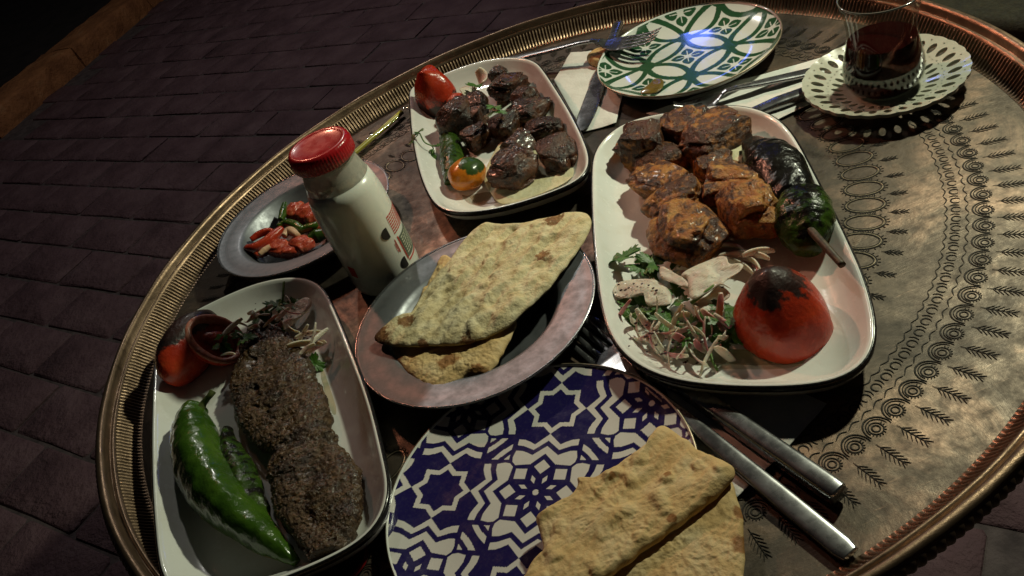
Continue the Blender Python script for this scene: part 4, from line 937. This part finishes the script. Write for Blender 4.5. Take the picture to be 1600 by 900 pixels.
# tomato wedge and habanero on the lamb plate
def wedge(x, y, wpx, hpx, zf, label, seed, mat='tomato', lean=(.1, .3)):
    s = ppm(px(x, y, zf+.02)); wd, hh = wpx*s, hpx*s; p, e1, e2 = frame_at(x, y, zf)
    n = 26; rings = []
    for v in np.linspace(0, 1, n):
        rr = wd*(.62+.38*math.sin(math.pi*min(v*.62+.30, 1)))*(1-.30*v**5); z = zf+hh*1.05*v
        tt = np.linspace(0, 2*math.pi, 40, endpoint=False)
        q = np.stack([np.cos(tt)*rr*.92, np.where(np.sin(tt) > 0, np.sin(tt)*rr*.55, np.sin(tt)*rr*.70)], 1)
        o = (1-(1-v)**2)*.1*wd
        P = p+np.outer(q[:, 0], e1)+np.outer(q[:, 1], e2)+e2*o; P[:, 2] = z
        rings.append(P)
    V, Fc = loft(rings); V[:, 2] += np.clip((V[:, 2]-zf)/hh, 0, 1)**2*(.004*np.cos(((V-p)@e1)/wd*4.5)-.004*((V-p)@e2)/wd); V += .0018*np.stack([fbm(V, 60, 2, seed+k) for k in range(3)], 1); V[:, 2] = np.maximum(V[:, 2], zf-.0004)
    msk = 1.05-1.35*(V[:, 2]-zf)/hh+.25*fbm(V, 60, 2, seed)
    return tag(mk('tomato_wedge', V, Fc, MAT[mat], attrs={'mask': np.clip(msk, 0, 1)}), label, 'tomato')
wedge(*K3(222, 318), 138/3.216, 205/3.216, ZP+.0015, 'upright red tomato wedge with dark base on the lamb plate', 61)
V, Fc = None, None
tomato(*K3(300, 285), 52/3.216, 44/3.216, ZP+.012, 'tomato_piece', 'small peeled tomato piece leaning on the red wedge', lambda S, V: .1+0*S[:, 0], 'tomato_flesh', 7)
tomato(*K3(352, 650), 100/3.216, 84/3.216, ZP, 'orange_pepper', 'small round orange pepper with green blackened tip beside the lamb', cap_mask((.62, .15, .78), .50, .90, 11), 'orange_veg', 9, 'pepper')

# ------------------------------------------------------------------ chopped salad in the metal dish
K7 = lambda a, b: (380+a/7.5, 300+b/7.5)
def piece(x, y, rx, ry, z, name, mat, label, cat, seed, boxy=.62, ang=0., group='chopped salad pieces', hz=None):
    S, Fc = SPHs; p0 = px(x, y, z); s = ppm(p0); a, b = rx*s, 1.1*ry*s; h = hz if hz else .8*ry*s
    p, e1, e2 = frame_at(x, y, z); D = np.sign(S)*np.abs(S)**boxy; D = D/np.linalg.norm(D, axis=1, keepdims=True)**.4
    off = np.array([seed*1.9, seed, 0]); k = 1+.22*fbm(S+off, 1.6, 2, seed)+.06*fbm(S+off, 5, 2, seed)
    ca, sa = math.cos(ang), math.sin(ang); E1, E2 = e1*ca+e2*sa, -e1*sa+e2*ca
    V = p+np.outer(D[:, 0]*k*a, E1)+np.outer(D[:, 1]*k*b, E2)+np.outer(D[:, 2]*k*h, [0, 0, 1.])
    V[:, 2] = np.maximum(V[:, 2], .0022)
    return tag(mk(name, V, Fc, MAT[mat], attrs={'mask': np.full(len(V), .2)}), label, cat, group)
for i, (a, b, rx, ry) in enumerate([(610, 240, 90, 110), (760, 250, 100, 120), (430, 660, 150, 90), (190, 680, 120, 80), (690, 610, 140, 90), (880, 300, 90, 120), (820, 180, 80, 60), (300, 640, 110, 80), (560, 690, 120, 70), (960, 420, 90, 80), (1030, 300, 90, 80)]):
    piece(*K7(a, b), rx*1.18/7.5, ry*1.18/7.5, .0125 if b < 450 else .014, 'tomato_dice', 'tomato_flesh', 'wet chopped tomato piece in the metal dish', 'tomato', 120+i, ang=random.uniform(-.5, .5))
def bar_piece(pts, r, z, name, mat, label, cat, rb=None, group='chopped salad pieces'):
    P = [px(*K7(a, b), z) for a, b in pts]; V, Fc = sweep(P, [r*.7]+[r]*(len(P)-2)+[r*.7], [(rb or r)*.7]+[(rb or r)]*(len(P)-2)+[(rb or r)*.7], 18, 26, ex=2.6)
    V[:, 2] = np.maximum(V[:, 2], .0021)
    return tag(mk(name, V, Fc, MAT[mat], attrs={'mask': np.full(len(V), .1)}), label, cat, group)
bar_piece([(40, 660), (140, 660), (270, 590), (380, 500), (460, 430)], .0052, .019, 'tomato_strip', 'tomato', 'long red tomato strip in the metal dish', 'tomato')
bar_piece([(90, 560), (180, 500), (280, 460), (340, 460)], .0035, .019, 'tomato_strip', 'tomato', 'short red tomato strip by the metal dish wall', 'tomato')
bar_piece([(410, 410), (500, 370), (600, 390), (690, 440)], .0045, .020, 'pepper_strip', 'pepper', 'bright green pepper strip in the chopped salad', 'pepper')
bar_piece([(640, 470), (740, 430), (850, 400), (930, 350)], .0042, .018, 'pepper_strip', 'pepper', 'green pepper strip next to the bottle in the chopped salad', 'pepper')
bar_piece([(780, 560), (860, 520), (960, 480)], .0065, .014, 'pepper_strip', 'pepper_dark', 'dark green pepper chunk at the dish wall beside the bottle', 'pepper')
bar_piece([(440, 330), (470, 240), (490, 140)], .0040, .020, 'pepper_strip', 'pepper', 'glossy green pepper piece standing at the back of the chopped salad', 'pepper')
bar_piece([(190, 730), (250, 680), (310, 635)], .0028, .0225, 'onion_dice', 'cheese', 'pale onion stick on the tomato strip', 'onion')
bar_piece([(480, 520), (540, 450), (640, 510)], .0040, .021, 'onion_dice', 'cheese', 'pale onion cube on the green pepper strip', 'onion')

# ------------------------------------------------------------------ herbs and onions
def leaf_mesh(seed, L=.02):
    r = np.random.RandomState(seed); n = 72; t = np.linspace(-math.pi, math.pi, n, endpoint=False)
    rad = .34+.66*np.abs(np.cos(1.5*t))**.8*(1-.18*(np.abs(t) > 1.2))
    rad *= 1+.13*np.sign(np.sin(t*15+r.uniform(0, 6)))*np.abs(np.sin(t*15))**.6
    rad *= np.where(np.abs(t) > 2.7, .35, 1.)
    O = np.c_[np.cos(t)*rad, np.sin(t)*rad*.95]*L*.62
    R = []
    for s, dz in ((.05, -.00025), (.6, -.00025), (1., -.0001), (1., .0001), (.6, .00025), (.3, .0003), (.05, .0003)):
        Q = O*s; z = -.10*(Q[:, 0]**2)/L*3+.22*np.abs(Q[:, 1])+.0012*np.sin(Q[:, 0]*400+seed)*s+dz
        R.append(np.c_[Q, z])
    return loft(R)
def leaf(x, y, z, L, rz, tl=(0, 0), seed=0):
    V, Fc = leaf_mesh(seed, L); M3 = rotz(rz)@rot((0, 1, 0), tl[0])@rot((1, 0, 0), tl[1]); return V@M3.T+px(x, y, z), Fc
def sprig(leaves, stem, label, group='parsley sprigs', r=.0008):
    p = px(*leaves[0][:3]) if leaves else px(*stem[0])
    t = thing('parsley_sprig', (p[0], p[1], p[2]-.004), label, 'parsley', group)
    for i, (x, y, z, L, rz, tl) in enumerate(leaves):
        V, Fc = leaf(x, y, z, L, rz, tl, int(x*7+y) % 97); mk('leaf', V, Fc, MAT['parsley'], t, smooth=False)
    if stem: V, Fc = sweep([px(*q) for q in stem], [r]*len(stem), [r]*len(stem), 8, 24); mk('stem', V, Fc, MAT['herb_stem'], t)
    return t
N4 = lambda a, b: (940+a/4.285, 380+b/4.285)      # salad close-up
N5 = lambda a, b: (260+a/5., 440+b/5.)
sprig([(*N4(150, 95), .018, .026, 2.6, (.2, .3)), (*N4(270, 160), .016, .024, -1.2, (.2, -.2)), (*N4(330, 130), .018, .022, .2, (.1, .2))], [(*N4(250, 110), .017), (*N4(330, 120), .014), (*N4(450, 110), .010)], 'dark green parsley sprig beside the chicken cubes above the onion slices')
sprig([(*N4(250, 400), .012, .026, .8, (.3, .1)), (*N4(310, 440), .011, .024, -.5, (.1, .3)), (*N4(210, 500), .012, .020, -2.2, (.3, .1))], [(*N4(160, 500), .013), (*N4(250, 465), .016), (*N4(390, 460), .016)], 'parsley sprig buried in the onion salad near the plate edge')
sprig([(*N4(830, 440), .014, .02, .6, (.4, .2))], [(*N4(600, 400), .020), (*N4(680, 340), .025), (*N4(755, 285), .026)], 'parsley sprig with a thick stem lying over the onion salad', r=.0013)
sprig([(*N4(600, 560), .010, .02, 1.9, (.2, .2)), (*N4(820, 650), .012, .016, 0, (.5, .2))], [(*N4(720, 700), .010), (*N4(745, 790), .0075), (*N4(775, 850), .0065)], 'parsley sprig hanging out of the onion salad beside the tomato', r=.0009)
sprig([], [(*N4(420, 760), .0085), (*N4(460, 730), .0095), (*N4(500, 695), .010)], 'short cut parsley stalk in the onion salad', r=.0012)
sprig([(*N4(420, 520), .017, .022, .3, (.4, .3)), (*N4(560, 600), .015, .024, 2.2, (.3, -.3)), (*N4(690, 560), .018, .02, -1.1, (.4, .2))], [(*N4(400, 560), .015), (*N4(560, 545), .018), (*N4(700, 600), .015)], 'chopped parsley sprig in the middle of the onion salad')
sprig([(*N4(800, 520), .019, .020, 1.2, (.5, .2)), (*N4(860, 600), .014, .018, -.8, (.4, .2))], None, 'parsley leaves pressed against the grilled tomato')
sprig([(*N4(480, 110), .012, .022, .4, (.3, .2))], None, 'single parsley leaf beneath the charred chicken end')
sprig([(*N4(520, 400), .016, .014, 2.4, (.3, .2)), (*N4(480, 310), .018, .014, -1., (.5, .2))], None, 'two small parsley leaves among the onion slices')
sprig([(*K3(110, 440), .030, .011, 2.0, (.4, .2)), (*K3(85, 472), .027, .012, -2.9, (.2, .1)), (*K3(200, 505), .018, .009, .8, (.3, .1)), (*K3(175, 555), .012, .011, -1.2, (.1, .2)), (*K3(160, 535), .013, .009, 2.8, (.1, .2))], [(*K3(115, 445), .029), (*K3(140, 490), .023), (*K3(180, 512), .017), (*K3(180, 550), .013)], 'thin parsley sprig hanging over the edge of the lamb plate', r=.0007)
sprig([(*K3(490, 315), .040, .015, 1.2, (.3, .3)), (*K3(470, 345), .036, .013, 3., (.3, .1)), (*K3(515, 335), .037, .012, -.3, (.3, .1))], None, 'parsley sprig lying between the lamb cubes')
sprig([(*K3(392, 205), .034, .018, 1., (.5, .3)), (*K3(375, 240), .028, .014, -1.6, (.5, .1))], None, 'parsley leaves by the onion slice on the lamb plate')
sprig([(*N5(870, 190), .020, .022, .9, (.4, .3)), (*N5(790, 330), .018, .024, -.4, (.3, .3)), (*N5(700, 310), .016, .02, -2.6, (.3, .2)), (*N5(820, 230), .017, .022, 2.2, (.5, .1)), (*N5(1010, 170), .018, .014, .3, (.2, .4))], [(*N5(860, 300), .012), (*N5(905, 160), .020), (*N5(912, 90), .026), (*N5(918, 0), .030)], 'parsley sprig with upright stalk at the head of the minced kebab', r=.0010)
sprig([(*N5(430, 420), .034, .014, 2.8, (.3, .1)), (*N5(440, 490), .031, .017, -1.2, (.3, .2)), (*N5(600, 440), .028, .018, .5, (.4, .2))], None, 'parsley leaves between the cut tomato and the minced kebab')
sprig([(*N5(1150, 640), .010, .016, -.7, (.3, .2))], None, 'small parsley leaf poking out along the side of the minced kebab')

def onion_strip(p, R, arc, h, thk, eul, seed):
    n, m = 28, 8; t = np.linspace(-arc/2, arc/2, n); R0 = []
    for i, a in enumerate(t):
        e = .35+.65*math.sin(math.pi*(i+.5)/n)**.5; rr = R*(1+.06*math.sin(a*2+seed))
        sec = []
        for q in np.linspace(0, 2*math.pi, m, endpoint=False): sec.append(((rr+thk*e*math.cos(q))*math.cos(a)-R, (rr+thk*e*math.cos(q))*math.sin(a), h*e*.5*math.sin(q)))
        R0.append(np.array(sec))
    V, Fc = loft(R0); msk = np.clip((V[:, 0]+R-R*.98)/thk*.5+.2, 0, 1)
    E = np.array(Matrix.Rotation(eul[2], 3, 'Z')@Matrix.Rotation(eul[1], 3, 'Y')@Matrix.Rotation(eul[0], 3, 'X'))
    return V@E.T+p, Fc, msk
def onion(x, y, z, R, arc, h, thk, eul, seed, label, group):
    V, Fc, msk = onion_strip(px(x, y, z), R, arc, h, thk, eul, seed); V[:, 2] = np.maximum(V[:, 2], ZP)
    return tag(mk('onion_slice', V, Fc, MAT['onion'], attrs={'mask': msk}), label, 'onion', group)
def onion_flat(P, z, th, label, seed, zf=None, group='onion slices in the salad'):
    O = np.array([px(a, b, z) for a, b in P])[:, :2]
    V, Fc = slab(O, z-th/2, th*.6, 22, 120, lambda Q: .0024*fbm(Q, 75, 2, seed)+.0005*fbm(Q, 260, 2, seed+2), 10, zf)
    return tag(mk('onion_slice', V, Fc, MAT['onion'], attrs={'mask': np.full(len(V), .03)}), label, 'onion', group)
onion_flat([N4(*q) for q in ((75, 300), (110, 258), (220, 238), (350, 240), (430, 285), (465, 340), (460, 400), (380, 412), (300, 405), (280, 340), (190, 358), (95, 352))], .019, .003, 'broad flat white onion slice beside the parsley on the chicken plate', 5)
onion_flat([N4(*q) for q in ((525, 200), (620, 150), (780, 100), (840, 110), (862, 160), (955, 170), (930, 220), (820, 290), (880, 340), (800, 300), (700, 350), (605, 385), (580, 290), (570, 230))], .024, .0028, 'broad crumpled onion slice on top of the salad next to the tomato', 6, tilt(px(*N4(700, 240), 0), (.1, -.1)))
onion_flat([N4(*q) for q in ((600, 420), (700, 350), (790, 285), (862, 340), (790, 400), (700, 458))], .018, .0025, 'translucent onion slice under the parsley stalk', 7)
onion_flat([N4(*q) for q in ((385, 180), (400, 150), (440, 170), (560, 240), (590, 300), (480, 260), (400, 230))], .023, .003, 'pinkish onion slice with a fan of fibres beside the big slice', 8)
onion_flat([N4(*q) for q in ((235, 545), (300, 590), (312, 660), (255, 620))], .016, .0025, 'pink onion square at the edge of the salad', 9)
onion_flat([N4(*q) for q in ((330, 610), (420, 620), (380, 690), (340, 680))], .013, .0025, 'pale onion square beside the pink one', 10)
GO = 'curved onion strips in the salad'
LO = 'thin curved onion strip with sumac in the salad beside the tomato'
rs = np.random.RandomState(11)
spots = [(100, 540), (130, 470), (160, 620), (560, 160), (610, 150), (660, 470), (630, 570), (660, 690), (780, 460), (860, 560), (850, 640), (900, 380), (480, 520), (420, 600), (540, 650), (480, 740), (700, 760), (820, 730), (380, 470), (300, 540), (600, 520), (1010, 160), (740, 580), (520, 470), (440, 680), (620, 760), (780, 690), (340, 650), (240, 580), (200, 520), (450, 560), (560, 580), (700, 620), (680, 520), (760, 520), (560, 720), (400, 720), (640, 640), (820, 600), (300, 620)]
for i, (a, b) in enumerate(spots):
    inner = max(0, 1-math.hypot((a-520)/480, (b-500)/330)); z = ZP+.003+.013*inner**.6+rs.uniform(0, .002)
    R = rs.uniform(.014, .045); L = rs.uniform(.018, .032); arc = min(L/R, 2.0)
    onion(*N4(a, b), z, R, arc, rs.uniform(.0025, .006), rs.uniform(.0005, .0009), (rs.uniform(-1.3, 1.3), rs.uniform(-.45, .45), rs.uniform(0, 6.28)), i, LO, GO)
for i, (a, b, z, R, arc, rz) in enumerate([(880, 20, .016, .022, 1.3, .5), (960, 70, .014, .026, 1.5, .8), (900, 120, .012, .024, 1.4, .6), (1050, 50, .016, .018, 1.3, 1.3), (1000, 110, .012, .022, 1.4, .4)]):
    onion(*N4(a, b), z, R, arc, .006, .0013, (rs.uniform(-.3, .3), rs.uniform(-.4, .4), rz), 40+i, 'long pale onion ring segment between the chicken and the peppers', 'onion rings by the chicken')
LL, GL = 'white onion strip dusted with sumac at the head of the minced kebab', 'onion strips at the kebab head'
for i, (a, b, z, R, arc, rz, h) in enumerate([(500, 360, .034, .013, 2.0, 2.4, .006), (560, 400, .030, .012, 1.8, .8, .006), (500, 550, .030, .020, 1.2, .9, .003), (680, 240, .024, .010, 2.2, .5, .006), (720, 270, .022, .011, 2.2, 2., .006), (950, 330, .020, .012, 1.6, 2.6, .010), (900, 260, .022, .016, 1.2, 2.3, .006), (960, 130, .022, .012, 1.2, .3, .006), (1090, 470, .020, .022, 1.5, 1.4, .009), (1120, 400, .020, .020, 1.3, 1.6, .008), (1180, 500, .012, .018, 1.6, 1.1, .008), (1040, 550, .012, .012, 1.6, 1., .008), (780, 210, .023, .014, 1.7, .9, .005)]):
    onion(*N5(a, b), z, R*1.5, arc*.62, h*.75, .0010, (rs.uniform(-.5, .5), rs.uniform(-.3, .5), rz), 60+i, LL, GL)
for i in range(12):
    a, b = [(640, 300), (700, 350), (820, 300), (980, 380), (1060, 420), (1150, 450), (1100, 520), (880, 340), (1000, 240), (600, 330), (1180, 430), (760, 260)][i]
    onion(*N5(a, b), .021+rs.uniform(0, .006), rs.uniform(.016, .03), rs.uniform(.7, 1.2), rs.uniform(.002, .0045), .0006, (rs.uniform(-.8, .8), rs.uniform(-.3, .5), rs.uniform(0, 6.28)), 120+i, LL, GL)
onion_flat([N5(*q) for q in ((925, 250), (990, 200), (1090, 125), (1130, 140), (1110, 200), (1000, 305), (960, 300))], .017, .004, 'long pale onion wedge lying against the wall of the kebab plate', 21, group='onion strips at the kebab head')
onion(*K3(430, 170), .030, .016, 1.6, .016, .0016, (.5, .9, .2), 90, 'pale onion petal standing by the lamb cubes', 'onion on the lamb plate')
onion(*K3(355, 235), .024, .015, 1.4, .014, .0014, (.3, .8, 2.2), 91, 'pale onion petal leaning behind the lamb cubes', 'onion on the lamb plate')

# scraps on the green plate and tray
V, Fc = slab(pxs([(1000, 143), (1012, 132), (1024, 122), (1036, 124), (1034, 136), (1020, 144)], .010)[:, :2], .0078, .0030, 16, 80, lambda Q: .001*fbm(Q, 90, 2, 3), 3)
tag(mk('food_scrap', V, Fc, MAT['grease']), 'brown food scrap left at the edge of the green patterned plate', 'scrap')
V, Fc = slab(pxs([(916, 84), (934, 72), (955, 70), (952, 84), (935, 95), (920, 92)], .012)[:, :2], .004, .009, 20, 90, lambda Q: .0015*fbm(Q, 90, 2, 3), 5)
tag(mk('bread_crust', V, Fc, MAT['bread2'], attrs={'mask': np.full(len(V), .45)}), 'small brown bread crust under the fork on the napkin end', 'bread')

# sumac flakes scattered on the chicken plate and at the kebab head
rs = np.random.RandomState(5); fl_parts = []
for (fx, fy, sx_, sy_, k, conv) in ((560, 790, 60, 12, 4, N4), (640, 800, 20, 10, 2, N4), (380, 640, 260, 150, 34, N4), (300, 300, 160, 40, 12, N4), (700, 230, 130, 60, 14, N4), (1080, 420, 110, 70, 18, N5), (750, 260, 90, 60, 10, N5)):
    for _ in range(k):
        q = px(*conv(fx+rs.normal()*sx_*.5, fy+rs.normal()*sy_*.5), (ZP+.0006) if fy > 770 else .022); r_ = rs.uniform(.0005, .0012)
        S_, F_ = sphere(4, 6); fl_parts.append((q+S_*r_*[1.2, .8, .5], F_))
V, Fc = join(fl_parts)
o = stuff(mk('sumac_flakes', V, Fc, noisemat('sumac', [(.3, (.020, .004, .005)), (.7, (.06, .012, .014))], 300, rough=(.5, .7))))
tag(o, 'tiny dark red sumac flakes sprinkled over the onions', 'spice')
# a film of juice and oil pooled on the plates
def puddle(P, label, col):
    m, nt, b = newmat('oily_juice'); b.inputs['Base Color'].default_value = (*col, 1); b.inputs['Roughness'].default_value = .3; b.inputs['Alpha'].default_value = .34
    O = crom(pxs(P, ZP+.0004)[:, :2], 60, True); O = O+.0014*np.stack([fbm(np.c_[O, O[:, :1]*0], 120, 3, k) for k in (3, 9)], 1)
    V, Fc = slab(O, ZP-.0002, .0006, 8, 120, None, 8, bottom=False); tag(mk('juice_puddle', V, Fc, m), label, 'juice')
puddle([(1010, 560), (1060, 540), (1150, 545), (1230, 548), (1262, 556), (1230, 576), (1150, 578), (1070, 572)], 'thin yellow green juice pooled below the onion salad and tomato', (.30, .30, .10))
puddle([(500, 570), (518, 580), (524, 610), (532, 640), (522, 650), (508, 620)], 'thin yellow oil pooled along the side of the minced kebab', (.40, .33, .06))
puddle([(690, 296), (720, 306), (760, 300), (790, 306), (770, 318), (720, 318)], 'thin brown meat juice at the rim of the lamb plate', (.30, .16, .06))
